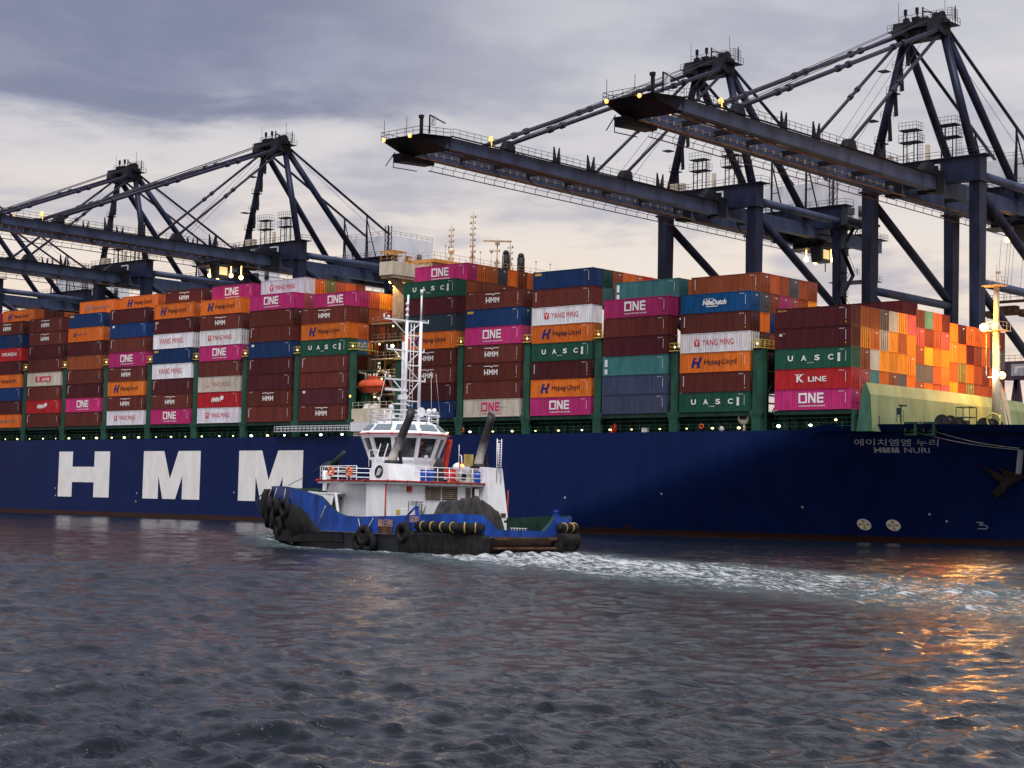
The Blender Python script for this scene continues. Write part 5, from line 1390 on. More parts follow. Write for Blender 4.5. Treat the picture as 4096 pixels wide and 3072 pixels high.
low = [(e*0.97, f*0.82, -1.6) for a, b_, c, d, e, f, g in RING]
wl = [(e, f, 0.0) for a, b_, c, d, e, f, g in RING]
mid = [((c*0.65+e*0.35), (d*0.65+f*0.35), 0.8) for a, b_, c, d, e, f, g in RING]
dkl = [(c, d, 1.45) for a, b_, c, d, e, f, g in RING]
top = [(a, b_, g) for a, b_, c, d, e, f, g in RING]
b = MB(); b.loft([low, wl, mid, dkl], True, False); tug(b, 'hull', 'tughull')
b = MB(); b.loft([[(x*1.002, y*1.002, z+0.005) for x, y, z in dkl], top], True, False)
tug(b, 'bulwark', 'tugblue')
inn = lambda l, k: [(x-(0.16 if x > 14 else -0.16 if x < -17 else 0)*k, y-math.copysign(min(abs(y), 0.17*k), y), z) for x, y, z in l]
b = MB(); b.loft([inn(dkl, 1.2), inn(top, 1.0)], True, False); b.loft([inn(top, 1.0), top], True, False)
for s in (-1, 1):
    for x in range(-16, 4, 2): b.box(x-0.04, x+0.04, s*6.42-0.28*(s > 0), s*6.42+0.28*(s < 0), 1.45, 2.7)
tug(b, 'bulwark_lining', 'greendark')
b = MB(); b.poly([(c, d, 1.5) for a, b_, c, d, e, f, g in RING]); tug(b, 'deck', 'greendark')
b = MB(); b.loft([[(x*1.003, y*1.006, 1.36) for x, y, z in dkl], [(x*1.012, y*1.02, 1.42) for x, y, z in dkl], [(x*1.003, y*1.006, 1.5) for x, y, z in dkl]], True, False); tug(b, 'rubbing_strake', 'steel')
b = MB()
put_text(b, '\u76d0\u7530\u62d6', 0, 0, 0.62, width=1.95, bold=0.02)
b.v = [(-7.85-x, 6.68, 2.36+z) for x, y, z in b.v]; tug(b, 'name_lettering', 'fadedletter')
b = MB(); put_text(b, '\u6df1\u5733', 0, 0, 0.55, width=1.25, bold=0.02); b.v = [(-11.5-x, 6.63, 2.72+z) for x, y, z in b.v]; tug(b, 'port_lettering', 'fadedletter')
b = MB(); b.poly([(-6.9, 6.665, 1.5), (-8.8, 6.665, 1.5), (-8.7, 6.665, 2.05), (-7.0, 6.665, 2.1)]); tug(b, 'rust_patch', 'rustybeam')
b2 = MB(); put_text(b2, '6', 0, 0, 0.62, bold=0.03)
b2.v = [(13.4-x*0.80, 3.62+x*0.60, 4.75+z) for x, y, z in b2.v]; tug(b2, 'bow_number', 'whiteclean')
# --- fenders
b = MB(); prof = []
for a in np.linspace(-R(78), R(78), 15):
    cx, cy = 11.5+4.4*math.cos(a), 4.2*math.sin(a)
    d = (math.cos(a), math.sin(a)); prof.append([(cx+d[0]*0.62*math.cos(t), cy+d[1]*0.62*math.cos(t), 3.62+1.36*max(-1, min(1, 1.25*math.sin(t)))) for t in np.linspace(0, 2*math.pi, 13)[:-1]])
b.loft(prof, True, True, True, True); tug(b, 'bow_fender', 'rubber')
b = MB()
for a in (-60, -35, -12, 12, 35, 60):
    cx, cy = 11.5+4.4*math.cos(R(a)), 4.2*math.sin(R(a)); b.torus((cx, cy, 3.62), (-math.sin(R(a)), math.cos(R(a)), 0), 0.98, 0.06, 14, 5)
tug(b, 'fender_chain', 'steel')
def tyre(x, y, z, ang, r_=0.62, t=0.24):
    b = MB(); b.torus((x, y, z), (math.cos(ang), math.sin(ang), 0), r_, t, 18, 8); tug(b, 'tyre_fender', 'rubber')
for x, y, z, a in ((13.3, 3.75, 3.3, 46), (12.9, 4.0, 2.3, 48), (12.0, 4.5, 3.5, 54), (10.3, 5.25, 2.2, 62), (9.6, 5.5, 3.4, 66), (8.4, 5.9, 1.7, 72), (7.0, 6.3, 3.3, 80), (-4.6, 6.8, 0.75, 90), (-5.9, 6.8, 0.7, 90), (-5.3, 6.85, 1.25, 90), (-10.4, 6.85, 1.6, 90), (-16.6, -5.9, 1.2, -60)):
    tyre(x, y, z, R(a), 0.60 if x > 6 else 0.62, 0.30)
b = MB()
for p, q_ in (((13.2, 3.7, 4.9), (13.3, 4.0, 3.8)), ((11.8, 4.5, 5.1), (12.0, 4.8, 4.0)), ((9.5, 5.5, 5.1), (9.6, 5.75, 4.0)), ((7.0, 6.3, 5.0), (7.0, 6.5, 3.9)), ((0.5, 6.65, 3.6), (1.8, 6.6, 1.6)), ((-4.2, 6.68, 2.6), (-4.9, 6.95, 1.6)), ((-6.2, 6.68, 2.7), (-5.4, 6.95, 1.3))): b.tube(p, q_, 0.035, 5)
tug(b, 'fender_rope', 'rope')
b = MB(); lp = []
for x, y, nx_, ny_, z0, z1 in ((14.1, 1.9, .85, .5, 1.1, 4.3), (12.9, 3.3, .7, .7, 0.9, 4.35), (11.2, 4.35, .5, .85, 0.7, 4.25), (9.4, 5.1, .4, .9, 0.6, 4.0), (7.4, 5.85, .3, .95, 0.6, 3.95), (5.6, 6.4, .1, 1, 0.6, 3.9), (4.2, 6.45, 0, 1, 0.6, 3.6), (3.0, 6.5, 0, 1, 0.6, 2.9), (2.0, 6.52, 0, 1, 0.6, 2.1), (1.0, 6.5, 0, 1, 0.6, 1.6)):
    lp.append([(x-nx_*0.2, y-ny_*0.2, z0), (x+nx_*0.12, y+ny_*0.12, z0+0.1), (x+nx_*0.22, y+ny_*0.22, (z0+z1)/2+0.08*math.sin(x*3)), (x+nx_*0.18, y+ny_*0.18, z1-0.25+0.08*math.sin(x*2.3)), (x-nx_*0.2, y-ny_*0.2, z1)])
b.loft(lp, True, True, True, True); tug(b, 'bow_side_fender', 'rubber')
b = MB(); lp = []
for x, y, z0, z1, o_ in ((9.2, 5.55, 0.35, 1.5, 0.25), (6, 6.2, 0.3, 1.5, 0.3), (2, 6.5, 0.45, 1.45, 0.22), (-2, 6.5, 0.5, 1.4, 0.18)): lp.append([(x, y-0.2, z0), (x, y+o_, z0+0.1), (x, y+o_, z1-0.1), (x, y-0.2, z1)])
b.loft(lp, True, False, True, True); tug(b, 'side_fender', 'rubber')
def roller(p, q_, r_, n_straps, name='roller_fender'):
    b = MB(); p, q_ = Vector(p), Vector(q_); d = (q_-p).normalized()
    b.tube(p, q_, r_, 14); b.ball(p, r_, 12, 8); b.ball(q_, r_, 12, 8)
    o = tug(b, name, 'rubber')
    b = MB()
    for k in range(n_straps): c = p.lerp(q_, (k+0.5)/n_straps); b.torus(c, d, r_+0.01, 0.055, 16, 5)
    tug(b, 'strap', 'strap', o); return o
roller((-12.2, 6.75, 2.2), (-16.6, 6.35, 2.2), 0.36, 4); roller((-16.7, 6.3, 2.2), (-17.9, 5.1, 2.2), 0.36, 2)
roller((-18.35, -3.0, 2.28), (-17.6, -5.2, 2.28), 0.36, 2); roller((-17.6, -5.3, 2.28), (-16.2, -6.5, 2.28), 0.36, 1)
b = MB(); lp = []
for x, y, o_, z1 in ((-9.6, 6.5, 0.12, 1.5), (-10.4, 6.5, 0.45, 1.75), (-13, 6.45, 0.5, 1.85), (-15.6, 6.1, 0.55, 1.85), (-17.2, 5.1, 0.6, 1.85), (-17.95, 4.3, 0.55, 1.55)):
    nx_, ny_ = (0, 1) if x > -14 else ((-0.4, 0.9) if x > -16.5 else (-0.8, 0.6))
    lp.append([(x, y-0.1, -0.3), (x+nx_*o_*0.8, y+ny_*o_*0.8, -0.2), (x+nx_*o_, y+ny_*o_, 0.5), (x+nx_*o_, y+ny_*o_, z1-0.3), (x+nx_*o_*0.7, y+ny_*o_*0.7, z1), (x, y-0.1, z1)])
b.loft(lp, True, False, True, True); tug(b, 'quarter_fender', 'rubber')
b = MB(); b.tube((-18.5, -2.9, 1.35), (-17.5, -5.5, 1.35), 0.52, 12); b.ball((-17.5, -5.5, 1.35), 0.52, 10, 6); b.tube((-18.35, -2.7, 0.75), (-17.4, -5.2, 0.75), 0.4, 12); tug(b, 'stern_fender', 'rubber')
b = MB(); b.box(-18.35, -18.05, -2.7, 4.0, 1.28, 1.5); b.box(-18.3, -17.9, -2.9, 3.9, 0.55, 0.72); tug(b, 'stern_rub_rail', 'rustybeam')
# --- deckhouse
b = MB(); b.box(-7.0, -4.4, -6.1, 6.1, 1.5, 5.55); DH = tug(b, 'deckhouse', 'white')
b = MB(); fr_ = [(-4.4, 5.25), (-0.2, 5.25), (2.6, 5.0), (4.2, 4.0), (5.2, 2.4), (5.6, 0)]
ring = fr_+[(x, -y) for x, y in fr_[::-1][1:]]
b.loft([[(x, y, 1.5) for x, y in ring], [(x, y, 4.3) for x, y in ring], [(x-0.35*(x > 2), y*0.98, 5.55) for x, y in ring]], False, False)
tug(b, 'forward_house', 'white')
b = MB(); b.box(-0.4, 3.4, 5.25, 6.45, 4.62, 4.75); b.bar((-0.4, 6.3, 4.65), (-0.9, 6.3, 2.8), 0.22, 0.1); b.poly([(-0.35, 6.4, 4.62), (3.4, 6.45, 4.85), (2.2, 6.45, 3.6), (0.2, 6.4, 3.0)]); b.box(-0.4, 3.4, -6.45, -5.25, 4.62, 4.75); tug(b, 'side_shelter', 'white')
b = MB(); dk_ring = [(-7.45, 6.25), (-4.4, 6.25), (-1, 6.1), (2.6, 5.9), (4.2, 4.9), (5.6, 3.0), (6.1, 0)]
ring = dk_ring+[(x, -y) for x, y in dk_ring[::-1][1:]]
b.loft([[(x, y, 5.55) for x, y in ring], [(x, y, 5.82) for x, y in ring]], True, False, True, True); tug(b, 'upper_deck', 'white')
b = MB(); pp = [(x+(0.06 if x > 0 else -0.06), y*1.012, 5.78) for x, y in ring]; b.path(pp+[pp[0]], 0.075, 6)
for x, y, z in pp: b.ball((x, y, z), 0.13, 6, 4)
for k in range(9): b.ball((-7.52, 5.6-k*1.4, 5.78), 0.12, 6, 4)
b.tube((-7.08, 6.14, 1.6), (-7.08, 6.14, 5.6), 0.06, 6); b.tube((-7.6, -6.9, 1.8), (-7.6, -6.9, 5.3), 0.06, 6); b.box(-7.14, -7.02, 3.4, 3.9, 4.95, 5.4)
tug(b, 'fire_main_pipe', 'redpipe')
# portholes, doors, vents
for x, z in ((2.35, 4.72), (0.2, 4.72)):
    b = MB(); b.torus((x, 5.25 if x < 1 else 5.1, z-0.45), (0, 1, 0), 0.2, 0.05, 14, 6); ph = tug(b, 'porthole', 'white')
    b = MB(); b.tube((x, 5.2 if x < 1 else 5.05, z-0.45), (x, 5.27 if x < 1 else 5.12, z-0.45), 0.18, 12); tug(b, 'glass', 'glass', ph)
for y0, y1 in ((1.85, 0.35), (0.02, -1.48)):
    b = MB(); b.box(-7.06, -7.0, y1, y0, 4.35, 5.42); lv = tug(b, 'louvre_vent', 'dark')
    b = MB()
    for k in range(6): z = 4.42+k*0.165; b.hexa([(-7.14, y1+0.03, z), (-7.14, y0-0.03, z), (-7.06, y0-0.03, z), (-7.06, y1+0.03, z)], [(-7.10, y1+0.03, z+0.10), (-7.10, y0-0.03, z+0.10), (-7.05, y0-0.03, z+0.13), (-7.05, y1+0.03, z+0.13)])
    b.box(-7.17, -7.05, (y0+y1)/2-0.03, (y0+y1)/2+0.03, 4.35, 5.42); b.box(-7.16, -7.05, y1-0.05, y1+0.02, 4.33, 5.44); b.box(-7.16, -7.05, y0-0.02, y0+0.05, 4.33, 5.44)
    tug(b, 'louvre_slat', 'louvre', lv)
b = MB(); b.box(-7.04, -7.0, 4.4, 3.55, 1.6, 3.5); b.box(-7.1, -7.04, 4.3, 4.2, 2.4, 2.6); tug(b, 'door', 'white')
b = MB(); b.tube((-7.1, 2.9, 3.0), (-7.1, 2.9, 4.2), 0.04, 5); b.tube((-7.1, 3.5, 4.1), (-7.1, 2.2, 4.1), 0.035, 5); b.tube((-7.1, 3.7, 4.2), (-7.1, 3.7, 3.4), 0.03, 5); b.tube((-7.15, 2.35, 2.6), (-7.15, 2.35, 3.9), 0.05, 6); b.bar((-7.15, 1.9, 3.8), (-7.15, 2.35, 2.8), 0.05); b.torus((-7.2, 2.8, 3.3), (1, 0, 0), 0.25, 0.05, 12, 5); tug(b, 'hydrant_pipework', 'steel')
b = MB(); b.box(-7.03, -7.0, 4.5, 4.95, 3.05, 3.45); tug(b, 'sign', 'yellow')
b = MB(); b.box(-7.03, -7.0, -3.1, -2.55, 4.35, 5.4); tug(b, 'open_hatch', 'louvre')
b = MB(); b.box(-7.22, -7.0, -3.95, -3.3, 4.4, 5.45); hb_ = tug(b, 'notice_case', 'dark'); b = MB(); b.box(-7.25, -7.22, -3.85, -3.4, 4.5, 5.35); tug(b, 'notice_panel', 'whiteclean', hb_)
# --- funnel casings and funnels
b = MB(); b.hexa([(-7.55, 3.45, 5.82), (-7.55, 6.2, 5.82), (-4.9, 6.2, 5.82), (-4.9, 3.45, 5.82)], [(-7.2, 3.6, 7.18), (-7.2, 6.05, 7.22), (-5.1, 6.05, 7.32), (-5.1, 3.6, 7.25)]); PC = tug(b, 'funnel_casing', 'white')
b = MB(); ring = [(math.cos(t), math.sin(t)) for t in np.linspace(0, 2*math.pi, 25)[:-1]]
cf = lambda u, v, o_: (-6.1-u*0.56, 6.13+o_-v*0.07, 6.55+v*0.52)
b.poly([cf(u, v, 0.03) for u, v in ring]); lg = tug(b, 'company_emblem', 'blackletter', PC)
b = MB()
for u0 in (-0.52, -0.18): b.poly([cf(u0, -0.62, 0.045), (cf(u0+0.18, -0.62, 0.045)), cf(u0+0.62, 0.55, 0.045), cf(u0+0.40, 0.55, 0.045)])
b.poly([cf(0.05, -0.62, 0.045), cf(0.2, -0.62, 0.045), cf(0.75, 0.3, 0.045), cf(0.62, 0.35, 0.045)])
tug(b, 'emblem_stripe', 'whiteclean', PC)
b = MB(); b.hexa([(-8.1, -6.75, 1.5), (-8.1, -4.35, 1.5), (-4.6, -4.35, 1.5), (-4.6, -6.75, 1.5)], [(-7.75, -6.05, 7.15), (-7.75, -4.2, 7.22), (-5.1, -4.2, 7.3), (-5.1, -6.05, 7.25)]); SC = tug(b, 'funnel_casing', 'white')
b = MB(); b.box(-8.06, -8.0, -6.3, -5.75, 2.95, 3.3); tug(b, 'rusty_plate', 'rustybeam', SC)
def funnel(y0, dy):
    b = MB(); pts_ = [(-6.3, y0, 7.1, 0.40), (-6.35, y0, 7.7, 0.40), (-6.55, y0+dy*0.3, 8.6, 0.38), (-6.95, y0+dy*0.62, 9.9, 0.37), (-7.3, y0+dy*0.9, 11.0, 0.35), (-7.5, y0+dy, 11.75, 0.32)]
    lp = []
    for x, y, z, r_ in pts_: lp.append([(x+r_*math.cos(t), y+r_*math.sin(t), z+(0.0 if z < 11.5 else 0.28*math.cos(t))) for t in np.linspace(0, 2*math.pi, 17)[:-1]])
    b.loft(lp, True, True, False, True); f = tug(b, 'funnel', 'funnel')
    b = MB(); b.tube((-6.3, y0, 7.15), (-6.3, y0, 7.5), 0.72, 16, 0.6); b.bar((-6.9, y0-0.5, 7.2), (-6.9, y0-0.3, 8.3), 0.2); tug(b, 'funnel_collar', 'dark', f)
funnel(4.95, -1.0); funnel(-4.55, -0.35)
b = MB()
for y in (-5.25, -5.75): b.tube((-7.9, y, 6.0), (-7.9, y, 9.7), 0.04, 6)
b.tube((-8.3, -5.1, 7.0), (-8.3, -5.1, 9.3), 0.04, 6)
for k in range(12): b.tube((-7.9, -5.25, 7.1+k*0.22), (-7.9, -5.75, 7.1+k*0.22), 0.025, 5)
tug(b, 'ladder', 'white')
b = MB(); b.box(-6.6, -5.9, -3.7, -3.2, 7.3, 8.3); tug(b, 'ventilator_box', 'strap')
b = MB(); b.ball((-6.2, -2.4, 7.15), 0.55, 10, 6, 0.75); b.ball((-6.0, -2.9, 7.0), 0.42, 10, 6); b.tube((-6.2, -2.4, 7.3), (-6.2, -2.4, 9.1), 0.03, 5); tug(b, 'satellite_dome', 'white')
# --- wheelhouse
N = 10
def ring10(r_, z, cx=-1.6, ph=0.5): return [(cx+r_*math.cos(2*math.pi*(k+ph)/N), r_*math.sin(2*math.pi*(k+ph)/N), z) for k in range(N)]
b = MB(); b.loft([ring10(2.75, 5.82), ring10(2.75, 7.5), ring10(2.85, 7.72)], True, False); tug(b, 'wheelhouse_base', 'white')
b = MB(); A, B = ring10(2.86, 7.72), ring10(3.62, 9.72)
b.loft([ring10(2.8, 7.66), ring10(2.9, 7.74)], True, False)
for k in range(N):
    b.bar(A[k], B[k], 0.30, 0.26)
    b.bar(tuple(np.add(A[k], (0, 0, 0.06))), tuple(np.add(A[(k+1) % N], (0, 0, 0.06))), 0.2, 0.2); b.bar(tuple(np.add(B[k], (0, 0, -0.06))), tuple(np.add(B[(k+1) % N], (0, 0, -0.06))), 0.2, 0.24)
WHs = tug(b, 'wheelhouse', 'white')
for k in range(N):
    p0, p1, q1_, q0 = A[k], A[(k+1) % N], B[(k+1) % N], B[k]
    c = np.mean([p0, p1, q1_, q0], 0); b = MB(); b.poly([tuple(c+(np.array(p)-c)*0.97+(0, 0, 0)) for p in (p0, p1, q1_, q0)])
    b.v = [(-1.6+(x+1.6)*0.985, y*0.985, z) for x, y, z in b.v]
    tug(b, 'window', 'glass', WHs)
b = MB(); b.tube((-1.6, 0, 7.7), (-1.6, 0, 9.6), 0.9, 10); b.box(-2.9, -2.3, 0.9, 1.5, 7.7, 8.6); b.box(-3.4, -2.6, -1.2, -0.3, 7.7, 8.9); tug(b, 'wheelhouse_console', 'dark', WHs)
b = MB(); b.loft([ring10(3.55, 9.72), ring10(3.85, 9.8), ring10(3.85, 9.98), ring10(3.05, 10.72), ring10(2.3, 11.0)], True, False, True, True); RF = tug(b, 'wheelhouse_roof', 'white')
for k in range(N):
    A2, B2 = ring10(3.72, 10.14), ring10(3.08, 10.74)
    p = [A2[k], A2[(k+1) % N], B2[(k+1) % N], B2[k]]; c = np.mean(p, 0); nrm = np.array([c[0]+1.6, c[1], 3.2]); nrm = nrm/np.linalg.norm(nrm)*0.035
    b = MB(); b.poly([tuple(c+(np.array(v)-c)*np.array([0.8, 0.8, 0.82])+nrm) for v in p]); tug(b, 'skylight', 'skyglass', RF)
b = MB(); e = ring10(3.93, 9.86); b.path(e+[e[0]], 0.06, 6)
for p in e: b.ball(p, 0.11, 6, 4)
tug(b, 'eave_pipe', 'redpipe')
b = MB()
e = [(-1.6+3.0*math.cos(t), 3.0*math.sin(t), 10.75) for t in np.linspace(0, 2*math.pi, 13)]; b.rail(e, 1.15, 1.5, 0.035, 3); tug(b, 'roof_rail', 'white')
# mast
MX = -2.1
b = MB()
posts = [(MX-0.45, 0.78), (MX-0.45, -0.78), (MX+0.35, 0.45)]
for j, (x, y) in enumerate(posts): b.tube((x, y, 10.9), (x, y, 19.75 if j < 2 else 18), 0.14, 8)
b.tube((posts[0][0], 0.78, 19.7), (posts[0][0], 0.70, 22.0), 0.09, 6); b.tube((posts[1][0], -0.78, 19.7), (posts[1][0], -0.78, 22.3), 0.08, 6); b.tube((posts[1][0], -0.78, 22.2), (posts[1][0], -0.78, 22.6), 0.14, 6)
zs = [12.8, 14.6, 15.9, 17.15, 18.5, 19.7]
for z in zs:
    for i_, j_, r_ in ((0, 1, 0.06), (1, 2, 0.03), (2, 0, 0.03)): b.tube(posts[i_]+(z,), posts[j_]+(z,), r_, 5)
for k, (z0, z1) in enumerate(zip([11.2]+zs[:-1], zs)):
    a, c = (0, 1) if k % 2 else (1, 0)
    b.tube(posts[a]+(z0,), posts[c]+(z1,), 0.045, 5)
MST = tug(b, 'lattice_mast', 'white')
b = MB(); 
for z, y0, y1 in ((19.75, 3.3, -1.6), (17.15, 2.9, -1.2), (14.6, 3.0, -1.4)):
    b.bar((MX-0.45, y0, z), (MX-0.45, y1, z), 0.13); b.tube((MX-0.45, y0, z-0.1), (MX-0.45, y0, z+0.4), 0.05, 5); b.ball((MX-0.45, y0-0.5, z+0.2), 0.12, 6, 4); b.tube((MX-0.45, y0*0.72, z-0.04), (MX-0.45, 0.7, z-1.3), 0.05, 5); b.tube((MX-0.45, y1, z-0.1), (MX-0.45, y1, z+0.25), 0.05, 5)
b.bar((MX-0.45, 2.9, 13.7), (MX-0.45, 0.6, 13.7), 0.26, 0.2); b.box(MX-0.7, MX-0.2, 0.7, 1.4, 12.9, 13.3); b.box(MX-0.8, MX-0.1, 0.8, 1.9, 12.45, 12.55)
b.tube((MX-0.45, -0.8, 12.0), (MX-0.45, 0.8, 12.0), 0.08, 6)
for z in (20.2, 20.7, 21.2): b.ball((posts[0][0], 0.78, z), 0.17, 6, 4)
for k in range(24): b.tube((MX-0.75, 0.55, 11.4+k*0.34), (MX-0.75, 0.2, 11.4+k*0.34), 0.02, 4)
b.tube((MX-0.75, 0.55, 11), (MX-0.75, 0.55, 19.5), 0.03, 5); b.tube((MX-0.75, 0.2, 11), (MX-0.75, 0.2, 19.5), 0.03, 5)
tug(b, 'mast_arm', 'white', MST)
b = MB(); b.ball((MX-0.5, 2.35, 17.42), 0.16, 7, 5); tug(b, 'mast_lamp', 'lampwhite', MST)
b = MB(); b.tube((MX-0.6, -1.0, 11.9), (MX-0.45, -1.0, 11.9), 0.42, 14); b.ball((MX-0.5, -1.9, 12.0), 0.25, 8, 6); b.ball((MX-0.5, -2.5, 12.1), 0.22, 8, 6); b.bar((MX-0.5, -1.3, 11.7), (MX-0.5, -2.7, 11.7), 0.2, 0.12); b.tube((MX-0.5, -1.9, 10.9), (MX-0.5, -1.9, 11.7), 0.09, 6); b.tube((MX-0.5, -2.9, 10.9), (MX-0.5, -2.9, 11.5), 0.05, 5); b.ball((MX-0.5, -2.95, 11.6), 0.16, 6, 4); b.tube((MX, 1.9, 10.9), (MX, 1.9, 12.1), 0.12, 6); b.ball((MX, 1.9, 12.2), 0.26, 8, 6); b.tube((MX, 2.6, 10.9), (MX, 2.6, 11.9), 0.06, 5); b.bar((MX, 1.6, 11.4), (MX, 2.2, 11.4), 0.3)
tug(b, 'radar_dome', 'white', RF)
b = MB(); b.tube((-1.9, -2.8, 10.9), (-1.9, -2.6, 15.6), 0.02, 4); b.tube((-1.6, -4.0, 11.6), (-2.2, -2.9, 15.4), 0.012, 4); b.tube((-0.5, 2.4, 10.9), (-1.2, 1.8, 15.4), 0.02, 4); tug(b, 'whip_antenna', 'white', RF)
# rails on the upper deck and loose gear
b = MB(); b.rail([(-7.3, 3.4, 5.82), (-7.3, -4.3, 5.82)], 1.2, 1.25, 0.035, 3)
b.rail([(5.9, 0, 5.82), (5.0, 3.6, 5.82), (3.4, 5.2, 5.82), (-2.8, 5.95, 5.82)], 1.2, 1.5, 0.035, 3); b.rail([(5.9, 0, 5.82), (5.0, -3.6, 5.82), (3.4, -5.2, 5.82), (-2.8, -5.95, 5.82)], 1.2, 1.5, 0.035, 3)
b.bar((-3.6, 4.4, 5.82), (-3.6, 3.3, 9.0), 0.06); b.bar((-2.6, 4.4, 5.82), (-2.6, 3.3, 9.0), 0.06); b.tube((-2.7, 4.6, 7.0), (-2.7, 4.6, 8.4), 0.035, 5); b.tube((-3.9, 4.6, 7.0), (-3.9, 4.6, 8.4), 0.035, 5); b.tube((-2.7, 4.6, 8.4), (-3.9, 4.6, 8.4), 0.035, 5); b.tube((-2.7, 4.6, 7.7), (-3.9, 4.6, 7.7), 0.03, 5)
b.tube((-3.4, -2.4, 5.82), (-3.0, -3.7, 9.6), 0.05, 6); b.tube((-5.3, -3.7, 5.82), (-5.0, -3.7, 8.2), 0.04, 5); b.tube((-5.0, -3.7, 8.2), (-4.3, -4.0, 8.3), 0.04, 5)
tug(b, 'deck_rail', 'white')
b = MB(); b.bar((-4.2, -2.3, 6.2), (-3.6, -3.5, 9.6), 0.55, 0.1); tug(b, 'red_stair', 'redpipe')
b = MB(); b.tube((-7.0, -1.95, 5.82), (-7.0, -1.95, 7.2), 0.045, 6); b.box(-7.1, -6.9, -2.1, -1.85, 7.0, 7.55); lp_ = tug(b, 'lamp_post', 'redpipe')
b = MB(); b.ball((-7.12, -1.98, 7.28), 0.17, 8, 6); tug(b, 'lamp', 'lampwarm', lp_)
b = MB(); b.ball((-4.3, -0.25, 7.95), 0.24, 10, 8); tug(b, 'searchlight', 'white')
b = MB(); b.box(-6.0, -5.5, -3.95, -2.75, 5.95, 6.75); ac = tug(b, 'air_conditioner', 'cream')
b = MB(); b.tube((-6.04, -3.15, 6.35), (-6.0, -3.15, 6.35), 0.31, 16); tug(b, 'fan_grille', 'dark', ac)
b = MB(); b.ball((9.2, 0, 6.9), 0.85, 10, 8, 0.9); b.tube((8.9, 0, 7.1), (7.0, 0, 8.5), 0.36, 8, 0.18); b.tube((9, 0, 5.2), (9, 0, 6.6), 0.8, 10, 0.7); b.tube((8.5, 0.2, 6.7), (6.6, 0.1, 6.9), 0.3, 8, 0.2); tug(b, 'covered_monitor', 'canvasgreen')
b = MB(); b.tube((8, 1.6, 1.5), (8, -1.6, 1.5), 1.1, 14); b.box(7, 9.5, -1.8, 1.8, 1.5, 4.9); tug(b, 'anchor_windlass', 'greendark')
b = MB(); b.path([(3.6, 5.1, 7.0), (6.0, 4.9, 6.1), (8.8, 4.3, 5.55), (10.5, 3.6, 5.3)], 0.03, 5); tug(b, 'stay_wire', 'steel')
b = MB(); b.bar((-10.2, 6.3, 3.0), (-11.3, 6.3, 3.75), 0.12); b.bar((-11.3, 6.3, 3.75), (-11.5, 6.3, 3.0), 0.3, 0.1); b.bar((-11.2, 6.3, 3.72), (-11.7, 6.3, 3.7), 0.14); tug(b, 'bulwark_davit', 'tugblue')
b = MB(); b.box(-17.6, -17.2, -3.6, -3.2, 3.15, 3.4); b.tube((-17.4, -3.4, 3.3), (-17.4, -3.4, 3.7), 0.12, 8); b.bar((-17.4, -3.15, 3.6), (-17.4, -3.7, 3.6), 0.16); tug(b, 'mooring_bitt', 'tugblue')
b = MB()
for k in range(6): x = -13.6+k*0.35; b.bar((x, -3.6, 2.1), (x+0.12, -3.6, 1.55), 0.05)
b.bar((-13.7, -3.6, 2.1), (-11.7, -3.6, 2.1), 0.06); tug(b, 'deck_grating', 'white')
b = MB(); b.box(1.5, 2.1, 5.5, 5.8, 5.9, 6.5); b.tube((2.0, 5.7, 4.9), (2.0, 5.7, 6.6), 0.2, 8); tug(b, 'liferaft_cradle', 'white')
def world_of(x, y, z): return (TUG.x+ta[0]*x+tp[0]*y, TUG.y+ta[1]*x+tp[1]*y, TUG.z+z)
def drum(x, y, mat_, label, h=0.95, r_=0.31, group=None):
    o = thing('drum', label, 'drum', world_of(x, y, 5.83), TUGA, group)
    b = MB(); b.tube((0, 0, 0), (0, 0, h), r_, 16); 
    for z in (h*0.33, h*0.66): b.torus((0, 0, z), (0, 0, 1), r_, 0.02, 16, 5)
    b.build('barrel', MAT[mat_], o); b = MB(); b.tube((0, 0, h), (0, 0, h+0.05), r_*1.03, 16); b.build('lid', MAT[mat_], o)
drum(-6.5, 1.68, 'bluebarrel', 'blue plastic drum behind the tug rail, leftmost of three, beside the funnel casing', group='blue drums on the tug')
drum(-6.4, 0.85, 'bluebarrel', 'blue plastic drum behind the tug rail, the middle one, left of the black pile', group='blue drums on the tug')
drum(-6.7, -4.13, 'bluebarrel', 'blue plastic drum at the right end of the tug rail beside the white funnel casing', group='blue drums on the tug')
drum(-6.5, -1.35, 'red', 'red drum behind the tug rail, left of the amber lamp', 1.05, 0.36)
o = thing('covered_equipment', 'tall bulky equipment under a black cover behind the tug rail, left of the red drum', 'covered gear', world_of(-6.0, -0.35, 5.83), TUGA)
b = MB(); lp = []
for z, r_ in ((0, 0.42), (0.5, 0.5), (0.9, 0.40), (1.3, 0.46), (1.7, 0.30), (2.05, 0.18)): lp.append([(r_*math.cos(t)*(1+0.12*math.sin(3*t+z*4)), r_*math.sin(t)*(1+0.1*math.cos(2*t+z*3)), z) for t in np.linspace(0, 2*math.pi, 15)[:-1]])
b.loft(lp, True, True, True, True); b.build('cover', MAT['canvas'], o)
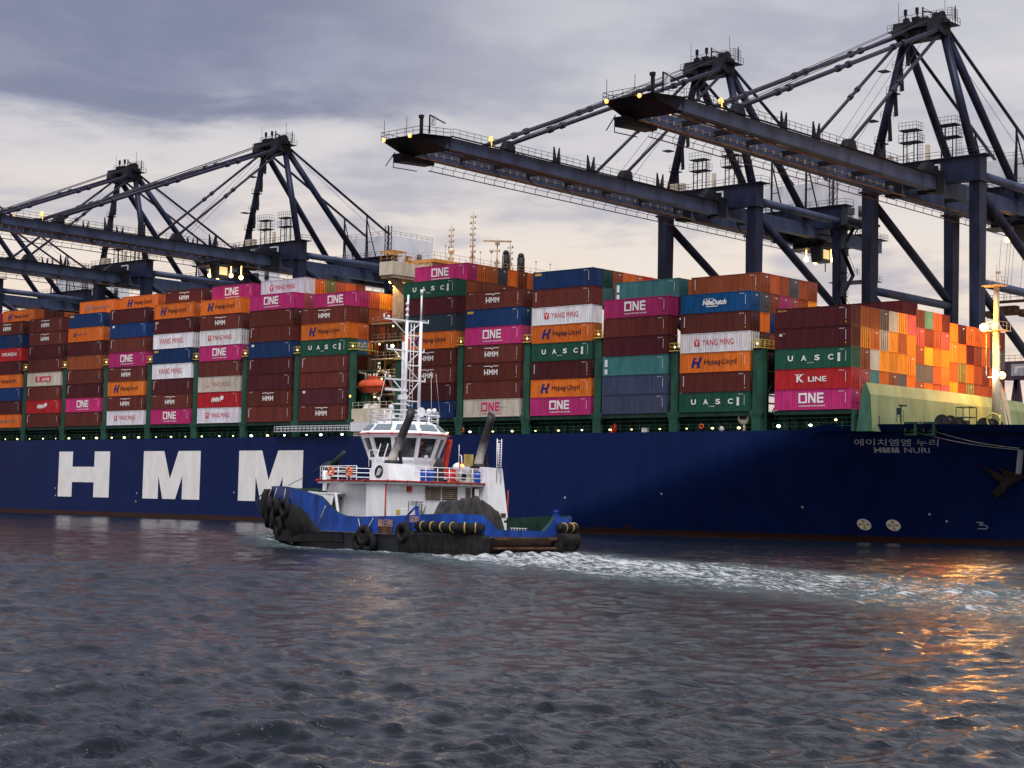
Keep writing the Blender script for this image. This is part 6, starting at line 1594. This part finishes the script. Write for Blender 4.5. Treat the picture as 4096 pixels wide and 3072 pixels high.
# the black canvas heap over the after winch
b = MB(); rg = random.Random(5); nx_, ny_ = 30, 40; grid = []
for i_ in range(nx_+1):
    row = []
    for j_ in range(ny_+1):
        u_, v_ = i_/nx_, j_/ny_
        x = -8.7-3.3*u_; y = 3.1-5.9*v_
        prof_ = np.interp(v_, [0, 0.05, 0.16, 0.30, 0.42, 0.50, 0.56, 0.62, 0.70, 0.80, 0.90, 0.97, 1.0], [0.0, 1.6, 2.7, 2.78, 2.45, 2.75, 3.15, 2.7, 2.85, 2.55, 2.1, 1.9, 0.0])
        across = min(1, (math.sin(math.pi*min(max(u_, 0), 1)))*1.7)**0.55
        wr = 0.10*math.sin(9*u_+13*v_)+0.07*math.sin(23*v_-6*u_)+0.06*math.sin(31*u_+7*v_)
        row.append((x+0.08*math.sin(17*v_), y, 1.5+prof_*across*(1+0.25*wr)))
    grid.append(b.pts(row))
for i_ in range(nx_):
    for j_ in range(ny_): b.face((grid[i_][j_], grid[i_][j_+1], grid[i_+1][j_+1], grid[i_+1][j_]), False)
b.v = [(x+10.5, y, z-1.5) for x, y, z in b.v]
o = b.build('tarpaulin', MAT['canvas'], None, world_of(-10.5, 0, 1.5)); o.rotation_euler = (0, 0, TUGA)
tag(o, 'crumpled black tarpaulin heaped over the winch on the tug after deck', 'tarpaulin')
for x, y, z, lb in ((0.9, 5.83, 6.55, 'orange lifebuoy hung on the forward tug rail, the left one'), (-1.9, 5.98, 6.5, 'orange and white lifebuoy hung on the tug rail beside the wheelhouse ladder')):
    o = thing('lifebuoy', lb, 'lifebuoy', world_of(x, y, z), TUGA, 'lifebuoys on the tug')
    b = MB(); b.torus((0, 0.08, 0), (0, 1, 0), 0.33, 0.11, 18, 8); b.build('ring', MAT['orange'], o)
    b = MB()
    for a in (45, 135, 225, 315): b.torus((0.33*math.cos(R(a)), 0.08, 0.33*math.sin(R(a))), (-math.sin(R(a)), 0, math.cos(R(a))), 0.115, 0.02, 8, 4)
    b.build('band', MAT['whiteclean'], o)
